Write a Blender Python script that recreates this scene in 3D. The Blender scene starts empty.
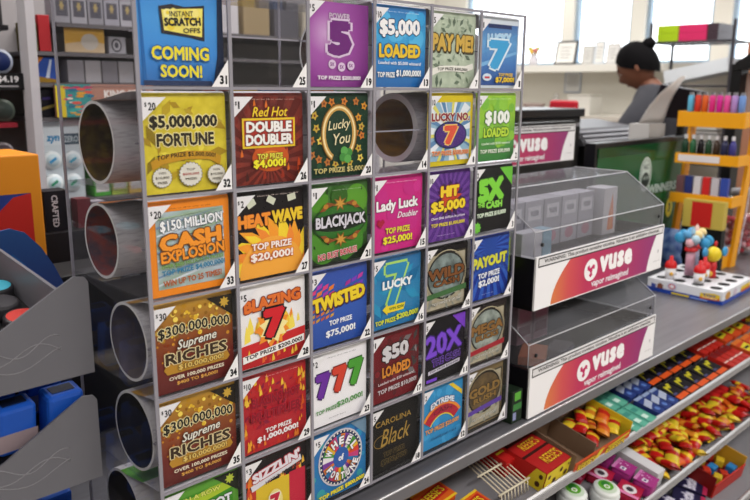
import bpy, bmesh, math, random
from mathutils import Vector, Matrix
random.seed(7)
SC = bpy.context.scene
COL = SC.collection
PI = math.pi
sin, cos = math.sin, math.cos

# ------------------------------------------------------------------ materials
MATS = {}
def lin(h):
    h = h.lstrip('#')
    out = []
    for i in (0, 2, 4):
        c = int(h[i:i+2], 16) / 255.0
        out.append(c / 12.92 if c <= 0.04045 else ((c + 0.055) / 1.055) ** 2.4)
    return (out[0], out[1], out[2], 1.0)

def mat(hexc, rough=0.5, metal=0.0, spec=0.25, emit=0.0):
    key = (hexc, rough, metal, spec, emit)
    if key in MATS: return MATS[key]
    m = bpy.data.materials.new('paint_' + hexc.lstrip('#'))
    m.use_nodes = True
    b = m.node_tree.nodes['Principled BSDF']
    b.inputs['Base Color'].default_value = lin(hexc)
    b.inputs['Roughness'].default_value = rough
    b.inputs['Metallic'].default_value = metal
    b.inputs['Specular IOR Level'].default_value = spec
    if emit:
        b.inputs['Emission Color'].default_value = lin(hexc)
        b.inputs['Emission Strength'].default_value = emit
    MATS[key] = m
    return m

def _nt(name):
    m = bpy.data.materials.new(name); m.use_nodes = True
    nt = m.node_tree
    return m, nt, nt.nodes['Principled BSDF']

def ramp(nt, cols, interp='LINEAR'):
    r = nt.nodes.new('ShaderNodeValToRGB')
    el = r.color_ramp.elements
    n = len(cols)
    while len(el) < n: el.new(0.5)
    for i, c in enumerate(cols):
        if isinstance(c, tuple): p, h = c
        else: p, h = i / max(1, n - 1), c
        el[i].position = p; el[i].color = lin(h)
    r.color_ramp.interpolation = interp
    return r

def noise_mat(cols, scale=40, rough=0.45, detail=3, stretch=(1, 1, 1), dist=0.0, metal=0.0, voro=False, bump=0.0, spec=0.4):
    key = ('n', tuple(cols), scale, rough, stretch, dist, metal, voro, bump)
    if key in MATS: return MATS[key]
    m, nt, b = _nt('mottled_' + str(len(MATS)))
    tc = nt.nodes.new('ShaderNodeTexCoord'); mp = nt.nodes.new('ShaderNodeMapping')
    mp.inputs['Scale'].default_value = stretch
    nt.links.new(tc.outputs['Object'], mp.inputs['Vector'])
    if voro:
        t = nt.nodes.new('ShaderNodeTexVoronoi'); t.inputs['Scale'].default_value = scale
        out = t.outputs['Color']
        bw = nt.nodes.new('ShaderNodeRGBToBW'); nt.links.new(out, bw.inputs[0]); out = bw.outputs[0]
    else:
        t = nt.nodes.new('ShaderNodeTexNoise'); t.inputs['Scale'].default_value = scale
        t.inputs['Detail'].default_value = detail; t.inputs['Distortion'].default_value = dist
        out = t.outputs['Fac']
    nt.links.new(mp.outputs[0], t.inputs['Vector'])
    r = ramp(nt, cols)
    nt.links.new(out, r.inputs[0]); nt.links.new(r.outputs[0], b.inputs['Base Color'])
    b.inputs['Roughness'].default_value = rough; b.inputs['Metallic'].default_value = metal
    b.inputs['Specular IOR Level'].default_value = spec
    if bump:
        bp = nt.nodes.new('ShaderNodeBump'); bp.inputs['Strength'].default_value = bump; bp.inputs['Distance'].default_value = 0.002
        nt.links.new(out, bp.inputs['Height']); nt.links.new(bp.outputs[0], b.inputs['Normal'])
    MATS[key] = m
    return m

def grad_mat(cols, axis='X', lo=0.0, hi=0.1, rough=0.4, radial=None):
    """printed colour blend across the object (object coordinates)"""
    key = ('g', tuple(cols), axis, lo, hi, rough, radial)
    if key in MATS: return MATS[key]
    m, nt, b = _nt('blend_' + str(len(MATS)))
    tc = nt.nodes.new('ShaderNodeTexCoord')
    if radial:
        sub = nt.nodes.new('ShaderNodeVectorMath'); sub.operation = 'DISTANCE'
        nt.links.new(tc.outputs['Object'], sub.inputs[0]); sub.inputs[1].default_value = (radial[0], 0, radial[1])
        src = sub.outputs['Value']
    else:
        sp = nt.nodes.new('ShaderNodeSeparateXYZ'); nt.links.new(tc.outputs['Object'], sp.inputs[0])
        src = sp.outputs[axis]
    mr = nt.nodes.new('ShaderNodeMapRange')
    mr.inputs['From Min'].default_value = lo; mr.inputs['From Max'].default_value = hi
    nt.links.new(src, mr.inputs['Value'])
    r = ramp(nt, cols); nt.links.new(mr.outputs[0], r.inputs[0]); nt.links.new(r.outputs[0], b.inputs['Base Color'])
    b.inputs['Roughness'].default_value = rough
    MATS[key] = m
    return m

def clear_mat(name, tint=(0.95, 0.95, 0.96), rough=0.03, ior=1.45, gain=1.0, haze=0.0, hazecol='#d8d8dc'):
    """thin clear plastic: light passes straight through, Fresnel gloss on top, a little milkiness"""
    m = bpy.data.materials.new(name); m.use_nodes = True
    nt = m.node_tree; nt.nodes.clear()
    o = nt.nodes.new('ShaderNodeOutputMaterial')
    tr = nt.nodes.new('ShaderNodeBsdfTransparent'); tr.inputs[0].default_value = (*tint, 1)
    gl = nt.nodes.new('ShaderNodeBsdfGlossy'); gl.inputs['Roughness'].default_value = rough
    fr = nt.nodes.new('ShaderNodeFresnel'); fr.inputs['IOR'].default_value = ior
    mu = nt.nodes.new('ShaderNodeMath'); mu.operation = 'MULTIPLY'; mu.inputs[1].default_value = gain; mu.use_clamp = True
    ge = nt.nodes.new('ShaderNodeNewGeometry'); om = nt.nodes.new('ShaderNodeMath'); om.operation = 'SUBTRACT'; om.inputs[0].default_value = 1.0
    nt.links.new(ge.outputs['Backfacing'], om.inputs[1])          # gloss sits on the outer face of each sheet only
    m2 = nt.nodes.new('ShaderNodeMath'); m2.operation = 'MULTIPLY'
    nt.links.new(fr.outputs[0], m2.inputs[0]); nt.links.new(om.outputs[0], m2.inputs[1]); nt.links.new(m2.outputs[0], mu.inputs[0])
    base = tr.outputs[0]
    if haze:
        df = nt.nodes.new('ShaderNodeBsdfDiffuse'); df.inputs[0].default_value = lin(hazecol)
        mh = nt.nodes.new('ShaderNodeMixShader'); mh.inputs[0].default_value = haze
        nt.links.new(tr.outputs[0], mh.inputs[1]); nt.links.new(df.outputs[0], mh.inputs[2]); base = mh.outputs[0]
    mx = nt.nodes.new('ShaderNodeMixShader')
    nt.links.new(mu.outputs[0], mx.inputs[0]); nt.links.new(base, mx.inputs[1]); nt.links.new(gl.outputs[0], mx.inputs[2])
    nt.links.new(mx.outputs[0], o.inputs['Surface'])
    return m

ACRYLIC = clear_mat('clear_acrylic', haze=0.012, gain=0.9)
FRONTP = clear_mat('clear_front_panel', tint=(0.985, 0.985, 0.99), gain=0.5, haze=0.0)
LIDM = clear_mat('smoky_clear_lid', tint=(0.86, 0.86, 0.88), gain=1.5, rough=0.05, haze=0.075, hazecol='#b9b9bf')
GLASS = clear_mat('window_glass', tint=(0.97, 0.98, 0.98), gain=0.6)
JARM = clear_mat('clear_jar', tint=(0.93, 0.93, 0.94), gain=1.3, haze=0.06)
EDGE = mat('#8d8a94', rough=0.25, spec=0.5)
WHITE = mat('#eceaec', 0.5)
BLACK = mat('#0b0a0c', 0.45)
SATIN = mat('#131217', 0.3)
PAPER = mat('#d9d7d8', 0.6)

# ------------------------------------------------------------------ mesh collecting
class MB:
    def __init__(s): s.v = []; s.f = []; s.m = []; s.mats = []; s.sm = []
    def mi(s, m):
        if m not in s.mats: s.mats.append(m)
        return s.mats.index(m)
    def add(s, vs, fs, m, smooth=False):
        o = len(s.v); i = s.mi(m)
        s.v += [tuple(v) for v in vs]
        for f in fs:
            s.f.append([o + k for k in f]); s.m.append(i); s.sm.append(smooth)
        return s
    def box(s, x0, x1, y0, y1, z0, z1, m, front=None):
        vs = [(x, y, z) for x in (x0, x1) for y in (y0, y1) for z in (z0, z1)]
        fs = [(0, 1, 3, 2), (4, 6, 7, 5), (0, 4, 5, 1), (2, 3, 7, 6), (0, 2, 6, 4), (1, 5, 7, 3)]
        if front is None: return s.add(vs, fs, m)
        s.add(vs, [fs[i] for i in (0, 1, 3, 4, 5)], m)
        return s.add(vs, [fs[2]], front)
    def obox(s, c, sx, sy, sz, m, rz=0.0, rx=0.0, ry=0.0):
        M = Matrix.Translation(c) @ Matrix.Rotation(rz, 4, 'Z') @ Matrix.Rotation(ry, 4, 'Y') @ Matrix.Rotation(rx, 4, 'X')
        vs = [M @ Vector((x * sx / 2, y * sy / 2, z * sz / 2)) for x in (-1, 1) for y in (-1, 1) for z in (-1, 1)]
        return s.add(vs, [(0, 1, 3, 2), (4, 6, 7, 5), (0, 4, 5, 1), (2, 3, 7, 6), (0, 2, 6, 4), (1, 5, 7, 3)], m)
    def prism(s, pts, a0, a1, m, plane='XZ', front=None):
        """2-D outline pushed along the third axis; plane XZ -> y, YZ -> x, XY -> z"""
        n = len(pts)
        ar = sum(pts[i][0] * pts[(i + 1) % n][1] - pts[(i + 1) % n][0] * pts[i][1] for i in range(n))
        if ar < 0: pts = pts[::-1]
        def P(p, a):
            return {'XZ': (p[0], a, p[1]), 'YZ': (a, p[0], p[1]), 'XY': (p[0], p[1], a)}[plane]
        vs = [P(p, a0) for p in pts] + [P(p, a1) for p in pts]
        s.add(vs, [list(range(n))], front or m)
        s.add(vs, [list(range(2 * n - 1, n - 1, -1))] + [(i, i + n, (i + 1) % n + n, (i + 1) % n) for i in range(n)], m)
        return s
    def lathe(s, c, prof, m, n=24, axis='Z', smooth=True, a0=0.0, a1=2 * PI):
        full = abs(a1 - a0 - 2 * PI) < 1e-6
        k = n if full else n + 1
        vs = []
        for r, h in prof:
            for i in range(k):
                a = a0 + (a1 - a0) * i / n
                p = (r * cos(a), r * sin(a), h)
                if axis == 'X': p = (h, r * cos(a), r * sin(a))
                elif axis == 'Y': p = (r * cos(a), h, r * sin(a))
                vs.append((c[0] + p[0], c[1] + p[1], c[2] + p[2]))
        fs = []
        for j in range(len(prof) - 1):
            for i in range(n):
                i2 = (i + 1) % k
                fs.append((j * k + i, j * k + i2, (j + 1) * k + i2, (j + 1) * k + i))
        return s.add(vs, fs, m, smooth)
    def cyl(s, c, r, h, m, n=20, axis='Z', r2=None):
        r2 = r if r2 is None else r2
        return s.lathe(c, [(0.0001, 0), (r, 0), (r2, h), (0.0001, h)], m, n, axis, smooth=False)
    def ball(s, c, r, m, n=14, sc=(1, 1, 1)):
        vs = []; fs = []
        R = 9
        for j in range(R + 1):
            t = PI * j / R
            for i in range(n):
                a = 2 * PI * i / n
                vs.append((c[0] + r * sc[0] * sin(t) * cos(a), c[1] + r * sc[1] * sin(t) * sin(a), c[2] + r * sc[2] * cos(t)))
        for j in range(R):
            for i in range(n):
                fs.append((j * n + i, (j + 1) * n + i, (j + 1) * n + (i + 1) % n, j * n + (i + 1) % n))
        return s.add(vs, fs, m, True)
    def tube(s, pts, r, m, n=8):
        pts = [Vector(p) for p in pts]
        vs = []; fs = []
        for i, p in enumerate(pts):
            d = (pts[min(i + 1, len(pts) - 1)] - pts[max(i - 1, 0)]).normalized()
            a = d.orthogonal().normalized()
            if i == 0: ref = a
            else:
                a = (ref - d * ref.dot(d)).normalized(); ref = a
            b = d.cross(a)
            rr = r[i] if isinstance(r, (list, tuple)) else r
            for k in range(n):
                t = 2 * PI * k / n
                vs.append(p + a * rr * cos(t) + b * rr * sin(t))
        for i in range(len(pts) - 1):
            for k in range(n):
                fs.append((i * n + k, i * n + (k + 1) % n, (i + 1) * n + (k + 1) % n, (i + 1) * n + k))
        fs.append(list(range(n - 1, -1, -1))); fs.append([(len(pts) - 1) * n + k for k in range(n)])
        return s.add(vs, fs, m, True)
    def sheet(s, grid, m, smooth=True):
        h = len(grid); w = len(grid[0])
        vs = [p for row in grid for p in row]
        return s.add(vs, [(j * w + i, j * w + i + 1, (j + 1) * w + i + 1, (j + 1) * w + i) for j in range(h - 1) for i in range(w - 1)], m, smooth)
    def build(s, name, parent=None, loc=None, bevel=0.0, solid=0.0, local=False):
        """linked as ONE mesh object; verts are world unless local"""
        me = bpy.data.meshes.new(name)
        if parent is not None:
            off = Vector((0, 0, 0)) if local else world_of(parent)
        else: off = Vector(loc) if (loc is not None) else Vector((0, 0, 0))
        if local and parent is None: off = Vector((0, 0, 0))
        me.from_pydata([tuple(Vector(v) - off) for v in s.v], [], s.f)
        for m in s.mats: me.materials.append(m)
        me.polygons.foreach_set('material_index', s.m)
        me.polygons.foreach_set('use_smooth', s.sm)
        me.update()
        ob = bpy.data.objects.new(name, me); COL.objects.link(ob)
        if parent is not None: ob.parent = parent
        elif loc is not None: ob.location = loc
        if solid:
            md = ob.modifiers.new('thickness', 'SOLIDIFY'); md.thickness = solid; md.offset = 0
        if bevel:
            md = ob.modifiers.new('bevel', 'BEVEL'); md.width = bevel; md.segments = 2; md.limit_method = 'ANGLE'
        return ob

def world_of(o):
    p = Vector((0, 0, 0))
    while o is not None:
        p += o.location; o = o.parent
    return p

def tag(o, label, cat, group=None, kind=None):
    o['label'] = label; o['category'] = cat
    if not 4 <= len(label.split()) <= 16: print('LABEL', len(label.split()), label)
    if group: o['group'] = group
    if kind: o['kind'] = kind
    return o

def thing(name, label, cat, loc=(0, 0, 0), rz=0.0, group=None):
    o = bpy.data.objects.new(name, None); COL.objects.link(o)
    o.location = loc; o.rotation_euler = (0, 0, rz); o.empty_display_size = 0.05
    return tag(o, label, cat, group)

def part(mb, name, parent, label=None, **k):
    o = mb.build(name, parent, **k)
    if label: o['label'] = label
    return o

def struct(mb, name):
    o = mb.build(name); o['kind'] = 'structure'; return o

def copy_tree(o, parent=None):
    c = o.copy(); COL.objects.link(c)
    if parent is not None: c.parent = parent
    for ch in [k for k in ALLCH.get(o.name, [])]: copy_tree(ch, c)
    return c
ALLCH = {}
def remember(o):
    ALLCH[o.name] = list(o.children)
    for c in o.children: remember(c)

# ------------------------------------------------------------------ lettering
GL = {}
def glyphs(body, bold=0.02, shear=0.0, gap=1.0, res=2):
    """outline of the text as (points, faces); bold thickens every stroke by that much on each side"""
    key = (body, round(bold, 3), shear, gap, res)
    if key in GL: return GL[key]
    k0 = (body, 0, shear, gap, res)
    if k0 not in GL:
        cu = bpy.data.curves.new('lettering', 'FONT'); cu.body = body; cu.size = 1.0
        cu.shear = shear; cu.space_character = gap; cu.resolution_u = res
        ob = bpy.data.objects.new('lettering', cu); COL.objects.link(ob)
        me = bpy.data.meshes.new_from_object(ob)
        vs = [(v.co.x, v.co.y, 0) for v in me.vertices]; fs = [list(p.vertices) for p in me.polygons]
        cnt = {}
        for f in fs:
            for i in range(len(f)):
                e = (min(f[i], f[(i + 1) % len(f)]), max(f[i], f[(i + 1) % len(f)]))
                cnt[e] = cnt.get(e, 0) + 1
        bpy.data.objects.remove(ob); bpy.data.curves.remove(cu); bpy.data.meshes.remove(me)
        GL[k0] = (vs, fs); GL[k0 + ('e',)] = [e for e, c in cnt.items() if c == 1]
    vs, fs = GL[k0]
    if bold > 0.001:
        vs = list(vs); fs = list(fs); alt = 0
        for i, j in GL[k0 + ('e',)]:
            (x0, y0, _), (x1, y1, _) = vs[i], vs[j]
            L = math.hypot(x1 - x0, y1 - y0)
            if L < 1e-5: continue
            dx, dy = (x1 - x0) / L * bold, (y1 - y0) / L * bold
            n = len(vs); h = .45; alt += 1; d = -.25 - .5 * ((alt * .618034) % 1)
            vs += [(x0 - dx * h + dy, y0 - dy * h - dx, d), (x1 + dx * h + dy, y1 + dy * h - dx, d), (x1 + dx * h - dy, y1 + dy * h + dx, d), (x0 - dx * h - dy, y0 - dy * h + dx, d)]
            fs.append([n, n + 1, n + 2, n + 3])
    GL[key] = (vs, fs)
    return GL[key]

class Face:
    """flat printed design; u,v in 0..100 mapped onto a panel of w x h metres.  frame = (origin, U dir, V dir, N dir)"""
    def __init__(s, o, U, V, w, h, step=0.00018, lift=0.0003):
        s.o = Vector(o); s.U = Vector(U).normalized(); s.V = Vector(V).normalized(); s.N = s.U.cross(s.V)
        s.w = w; s.h = h; s.L = 0; s.step = step; s.lift = lift
        s.art = MB(); s.txt = MB()
    def P(s, u, v): return s.o + s.U * (u * s.w / 100) + s.V * (v * s.h / 100) + s.N * (s.lift + s.step * s.L)
    def poly(s, pts, m, hold=False):
        if isinstance(m, str): m = mat(m)
        if not hold: s.L += 1
        ar = sum(pts[i][0] * pts[(i + 1) % len(pts)][1] - pts[(i + 1) % len(pts)][0] * pts[i][1] for i in range(len(pts)))
        if ar < 0: pts = pts[::-1]
        s.art.add([s.P(*p) for p in pts], [list(range(len(pts)))], m); return s
    def rect(s, u0, v0, u1, v1, m, hold=False): return s.poly([(u0, v0), (u1, v0), (u1, v1), (u0, v1)], m, hold)
    def oval(s, u, v, ru, rv, m, n=28, hold=False, a0=0, a1=2 * PI):
        return s.poly([(u + ru * cos(a0 + (a1 - a0) * i / n), v + rv * sin(a0 + (a1 - a0) * i / n)) for i in range(n if abs(a1 - a0 - 2 * PI) < 1e-6 else n + 1)], m, hold)
    def ring(s, u, v, ru, rv, t, m, n=28, a0=0.0, a1=2 * PI, hold=False):
        if isinstance(m, str): m = mat(m)
        if not hold: s.L += 1
        for i in range(n):
            a = a0 + (a1 - a0) * i / n; b = a0 + (a1 - a0) * (i + 1) / n
            s.art.add([s.P(u + (ru - t) * cos(a), v + (rv - t) * sin(a)), s.P(u + ru * cos(a), v + rv * sin(a)), s.P(u + ru * cos(b), v + rv * sin(b)), s.P(u + (ru - t) * cos(b), v + (rv - t) * sin(b))], [(0, 1, 2, 3)], m)
        return s
    def frame(s, u0, v0, u1, v1, t, m):
        s.L += 1
        for r in ((u0, v0, u1, v0 + t), (u0, v1 - t, u1, v1), (u0, v0 + t, u0 + t, v1 - t), (u1 - t, v0 + t, u1, v1 - t)): s.rect(*r, m, hold=True)
        return s
    def star(s, u, v, r1, r2, n, m, sq=1.0, ph=0.0, hold=False):
        pts = []
        for i in range(2 * n):
            r = r1 if i % 2 == 0 else r2
            a = ph + PI * i / n
            pts.append((u + r * cos(a), v + sq * r * sin(a)))
        if isinstance(m, str): m = mat(m)
        if not hold: s.L += 1
        c = [s.P(u, v)] + [s.P(*p) for p in pts]
        k = len(pts)
        s.art.add(c, [(0, 1 + i, 1 + (i + 1) % k) for i in range(k)], m)
        return s
    def rays(s, u, v, n, m, ph=0.0, box=(0, 0, 100, 100), duty=0.5):
        s.L += 1
        def hit(a):
            dx, dy = cos(a), sin(a); t = 1e9
            if dx > 1e-6: t = min(t, (box[2] - u) / dx)
            if dx < -1e-6: t = min(t, (box[0] - u) / dx)
            if dy > 1e-6: t = min(t, (box[3] - v) / dy)
            if dy < -1e-6: t = min(t, (box[1] - v) / dy)
            return (u + dx * t, v + dy * t)
        for i in range(n):
            a = ph + 2 * PI * i / n
            s.poly([(u, v), hit(a), hit(a + 2 * PI / n * duty)], m, hold=True)
        return s
    def scatter(s, n, box, r, cols, kind='oval', seed=1):
        """loose printed marks; any two that would overlap lie on different levels"""
        rn = random.Random(seed); s.L += 1; base = s.L; lv = [[], [], [], []]
        for i in range(n):
            u = rn.uniform(box[0], box[2]); v = rn.uniform(box[1], box[3]); q = rn.uniform(r[0], r[1]); c = rn.choice(cols)
            a = rn.uniform(0, PI); R = q * 1.75 if kind in ('flame', 'bill') else q * 1.05
            u = min(max(u, R * .8), 100 - R * .8); v = min(max(v, R * .9), 100 - R)
            for k in range(4):
                if all(math.hypot(u - x, v - y) > R + w for x, y, w in lv[k]): break
            else: continue
            lv[k].append((u, v, R)); s.L = base + k * .25
            if kind == 'oval': s.oval(u, v, q, q, c, n=10, hold=True)
            elif kind == 'flame': s.poly([(u - q * .5, v - q), (u + q * .6, v - q * .7), (u + q * .5, v + q * .2), (u + q * .1 * cos(a), v + q * 1.7), (u - q * .4, v + q * .3)], c, hold=True)
            elif kind == 'star': s.star(u, v, q, q * .45, 5, c, ph=a, hold=True)
            else: s.poly([(u + q * cos(a + k * PI / 2) * (1.6 if k % 2 else .7), v + q * sin(a + k * PI / 2) * (1.6 if k % 2 else .7)) for k in range(4)], c, hold=True)
        s.L = base + .8
        return s
    def T(s, body, u, v, w, h, m, outl=None, ow=0.06, bold=0.03, shear=0.0, rot=0.0, arc=0.0, hold=False, gap=1.0, sh=None):
        """text fitted to a w x h box centred on u,v; outl = colour behind; arc = sag in v"""
        bold *= .75; ow *= .85
        vs, fs = glyphs(body, bold, shear, gap)
        if not vs: return s
        x0 = min(p[0] for p in vs); x1 = max(p[0] for p in vs); y0 = min(p[1] for p in vs); y1 = max(p[1] for p in vs)
        def put(gl, m, du=0, dv=0):
            if isinstance(m, str): m = mat(m)
            s.L += 1
            out = []
            for x, y, d in gl[0]:
                a = ((x - (x0 + x1) / 2) / (x1 - x0)) * w; b = ((y - (y0 + y1) / 2) / (y1 - y0)) * h
                b += arc * (1 - (2 * a / w) ** 2) if arc else 0
                if rot:
                    k = s.h / s.w
                    b *= k; a, b = a * cos(rot) - b * sin(rot), a * sin(rot) + b * cos(rot); b /= k
                out.append(s.P(u + a + du, v + b + dv) + s.N * (d * s.step))
            s.txt.add(out, gl[1], m)
        if sh: put(glyphs(body, bold + ow, shear, gap), sh, 1.2, -1.6)
        if outl: put(glyphs(body, bold + ow, shear, gap), outl)
        put((vs, fs), m)
        return s
    def done(s, parent, an='printed_artwork', tn='lettering'):
        off = world_of(parent)
        r = []
        if s.art.f: r.append(s.art.build(an, parent))
        if s.txt.f: r.append(s.txt.build(tn, parent))
        return r
# ------------------------------------------------------------------ camera
YAW, PIT, ROL, FPX = 0.7697, -0.2164, 0.0086, 744.95
CAM = Vector((-0.3669, -0.7278, 1.5037))
fw = Vector((sin(YAW) * cos(PIT), cos(YAW) * cos(PIT), sin(PIT)))
r0 = Vector((cos(YAW), -sin(YAW), 0)); u0 = r0.cross(fw)
RR = r0 * cos(ROL) + u0 * sin(ROL); UU = -r0 * sin(ROL) + u0 * cos(ROL)
cd = bpy.data.cameras.new('camera'); cam = bpy.data.objects.new('camera', cd); COL.objects.link(cam)
cam.matrix_world = Matrix(((RR.x, UU.x, -fw.x, CAM.x), (RR.y, UU.y, -fw.y, CAM.y), (RR.z, UU.z, -fw.z, CAM.z), (0, 0, 0, 1)))
cd.sensor_width = 36; cd.lens = FPX * 36 / 750; cd.clip_start = 0.02; cd.clip_end = 100
cd.dof.use_dof = True; cd.dof.focus_distance = 1.02; cd.dof.aperture_fstop = 6.5
SC.camera = cam

# ------------------------------------------------------------------ ticket dispenser
PC = 0.1115                        # column pitch
XS = [i * PC for i in range(7)]
ZL = [1.6145] + [1.5 - 0.115 * i for i in range(6)]     # cell floor / shelf lines, top first
CT = 0.910                         # counter top height
DB = 0.205                         # depth of the dispenser
disp = thing('ticket_dispenser', 'clear acrylic countertop dispenser of numbered lottery slots, six across and six high', 'ticket dispenser', (0.334, 0.10, CT))
for i, x in enumerate(XS):
    b = MB()
    b.box(x - .0016, x + .0016, 0.0015, DB, ZL[6] - .002, ZL[0] + .002, ACRYLIC)
    b.box(x - .0018, x + .0018, DB + .0001, DB + .0016, ZL[6] - .002, ZL[0] + .002, EDGE)
    b.box(x - .0022, x + .0022, -0.0008, 0.0015, ZL[6] - .002, ZL[0] + .002, EDGE)
    part(b, 'partition', disp)
for j, z in enumerate(ZL):
    b = MB()
    for i in range(6):
        b.box(XS[i] + .0017, XS[i + 1] - .0017, 0.0015, DB, z - .0012, z + .0012, ACRYLIC)
        b.box(XS[i] + .0023, XS[i + 1] - .0023, -0.0006, 0.0015, z - .0016, z + .0016, EDGE)
    part(b, 'shelf', disp)
b = MB()
for z in (ZL[6] - .002,): b.box(-.002, XS[6] + .002, .014, DB, CT, z, BLACK)
part(b, 'base', disp, label='black base strip')
for c in range(6):
    for r in range(6):
        n = 36 - 6 * c - (5 - r)
        x = XS[c]; z0, z1 = ZL[r + 1], ZL[r]
        fp = MB().box(x + .0026, x + PC - .0026, 0.0002, 0.0013, z0 + .0022, z1 - .0022, FRONTP)
        fp = part(fp, 'front_panel', disp)
        rl = MB().box(x + .002, x + PC - .002, 0.0165, 0.019, (z0 + z1) / 2 - .001, (z0 + z1) / 2 + .001, EDGE)
        part(rl, 'guide_bar', disp)
        F = Face((x, -0.0002, z0), (1, 0, 0), (0, 0, 1), PC, .115, lift=0.0)
        F.poly([(77, 1), (97, 1), (97, 27)], '#e9e7ea')
        F.T(str(n), 91 if n > 9 else 92.5, 8, 8.6 if n > 9 else 4.2, 8.6, '#15141a', bold=.07)
        F.art.v += F.txt.v; k = len(F.art.v) - len(F.txt.v)
        for f_, m_ in zip(F.txt.f, F.txt.m):
            F.art.f.append([q + k for q in f_]); F.art.m.append(F.art.mi(F.txt.mats[m_])); F.art.sm.append(False)
        part(F.art, 'number_tag', fp, label='white triangle tag reading %d' % n)

# ------------------------------------------------------------------ lottery tickets
TW, TH = 0.1040, 0.1030
BACKM = noise_mat(['#8f8c92', '#c4c1c6', '#cfccd0'], 260, 0.6, 1, stretch=(.25, 1, 1.6))
LMAX = []
def roll_mesh(inner, rr, cy, t=.0035):
    b = MB()
    cz = .0015 + rr
    n = 40
    b.lathe((0, cy - .006, cz), [(rr, .001), (rr, .1005)], BACKM, n, 'X')
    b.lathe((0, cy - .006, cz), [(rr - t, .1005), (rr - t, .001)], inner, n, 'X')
    b.lathe((0, cy - .006, cz), [(rr - t, .001), (rr, .001)], PAPER, n, 'X', smooth=False)
    b.lathe((0, cy - .006, cz), [(rr, .1005), (rr - t, .1005)], PAPER, n, 'X', smooth=False)
    return b

def ticket(col, row, label, bg, draw, price=None, pcol='#1b1a20', inner=None, roll=True, rr=.047, cy=.115, thick=.0035, topcorner='#e9e7ea'):
    x = XS[col] + .0042; z = ZL[row + 1] + .0026; y = 0.0088
    if isinstance(bg, str): bg = mat(bg, .5, spec=.2)
    b = MB()
    b.add([(0, 0, 0), (TW, 0, 0), (TW, 0, TH), (0, 0, TH)], [(0, 1, 2, 3)], bg)
    t = .00035
    b.add([(0, t, 0), (TW, t, 0), (TW, t, TH), (0, t, TH)], [(3, 2, 1, 0)], BACKM)
    b.add([(0, 0, 0), (TW, 0, 0), (TW, t, 0), (0, t, 0)], [(3, 2, 1, 0)], PAPER)
    b.add([(0, 0, 0), (0, t, 0), (0, t, TH), (0, 0, TH)], [(3, 2, 1, 0)], PAPER)
    b.add([(TW, 0, 0), (TW, t, 0), (TW, t, TH), (TW, 0, TH)], [(0, 1, 2, 3)], PAPER)
    # the strip bends back over the top and runs to its roll
    cz = .0015 + rr
    path = [(0, TH)] + [(.0062 * (1 - cos(a)), TH + .0062 * sin(a)) for a in (PI / 8, PI / 4, PI * 3 / 8, PI / 2)]
    pe = (cy - .006, cz + rr + .0004)
    p0 = path[-1]
    for k in range(1, 6):
        q = k / 5
        path.append((p0[0] + (pe[0] - p0[0]) * q, p0[1] + (pe[1] - p0[1]) * (q * q * (3 - 2 * q))))
    for (a, c), (d, e) in (zip(path, path[1:]) if roll else ()):
        b.add([(0, a, c), (TW, a, c), (TW, d, e), (0, d, e)], [(0, 1, 2, 3)], bg if c < TH + .004 else BACKM, True)
        b.add([(0, a + 2e-4, c - 2e-4), (TW, a + 2e-4, c - 2e-4), (TW, d + 2e-4, e - 2e-4), (0, d + 2e-4, e - 2e-4)], [(3, 2, 1, 0)], BACKM, True)
    o = b.build('scratch_ticket', loc=None)
    o.location = (x, y, z)
    tag(o, label, 'lottery ticket', 'scratch tickets hanging in the dispenser slots')
    F = Face((x, y, z), (1, 0, 0), (0, 0, 1), TW, TH)
    draw(F)
    LMAX.append((F.L, label))
    F.done(o)
    if price:
        G = Face((x, y, z), (1, 0, 0), (0, 0, 1), TW, TH); G.L = F.L + 1
        G.poly([(0, 100), (0, 76), (27, 100)], topcorner)
        G.T('$', 4.2, 92.5, 2.6, 5, pcol, bold=.03)
        pw = sum(2.2 if ch == '1' else 4.2 for ch in price)
        G.T(price, 6.8 + pw / 2, 90.8, pw, 8.2, pcol, bold=.035)
        G.art.v += G.txt.v; k = len(G.art.v) - len(G.txt.v)
        for f_, m_ in zip(G.txt.f, G.txt.m):
            G.art.f.append([q + k for q in f_]); G.art.m.append(G.art.mi(G.txt.mats[m_])); G.art.sm.append(False)
        part(G.art, 'price_corner', o, label='white corner reading $' + price)
    if not roll: return o
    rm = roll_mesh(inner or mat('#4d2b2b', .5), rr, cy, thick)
    ro = rm.build('ticket_roll', o, local=True)
    return o
HANG = ' in the clear dispenser'
SM = dict(bold=.015)
def finep(F, u, v, w, c, txt='Must be 18 or older to play'): F.T(txt, u, v, w, 1.8, c, bold=.01)

# ---- slots 31-36
def d31(F):
    F.poly([(4, 100), (6, 100), (10, 4), (6, 4)], '#1f63a8'); F.poly([(94, 100), (100, 100), (100, 0), (86, 0), (92, 30)], '#10213f')
    F.poly([(6, 0), (86, 0), (84, 5), (6, 5)], '#27365a')
    D = -14
    F.poly([(26, 92 + D), (40, 95 + D), (55, 93 + D), (78, 96 + D), (77, 60 + D), (60, 63 + D), (28, 66 + D)], '#2a2730')
    F.poly([(29, 89 + D), (76, 93 + D), (74, 64 + D), (31, 69 + D)], '#efe06a')
    F.scatter(16, (33, 70 + D, 72, 88 + D), (2, 5), ['#f6ec9a', '#ecd23f', '#f2e480'], seed=3)
    F.T('INSTANT', 51, 86 + D, 27, 5.5, '#24232b', bold=.02, rot=.06)
    F.T('SCRATCH', 52, 78.2 + D, 42, 8.5, '#1b1a22', bold=.07, rot=.06)
    F.T('OFFS', 62, 70 + D, 20, 5, '#24232b', bold=.02, rot=.05)
    F.T('COMING', 48, 32.5, 66, 14, '#eadb2c', '#1b5c9c', .07, bold=.05)
    F.T('SOON!', 48, 14.5, 48, 13, '#eadb2c', '#1b5c9c', .07, bold=.05)
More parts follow.
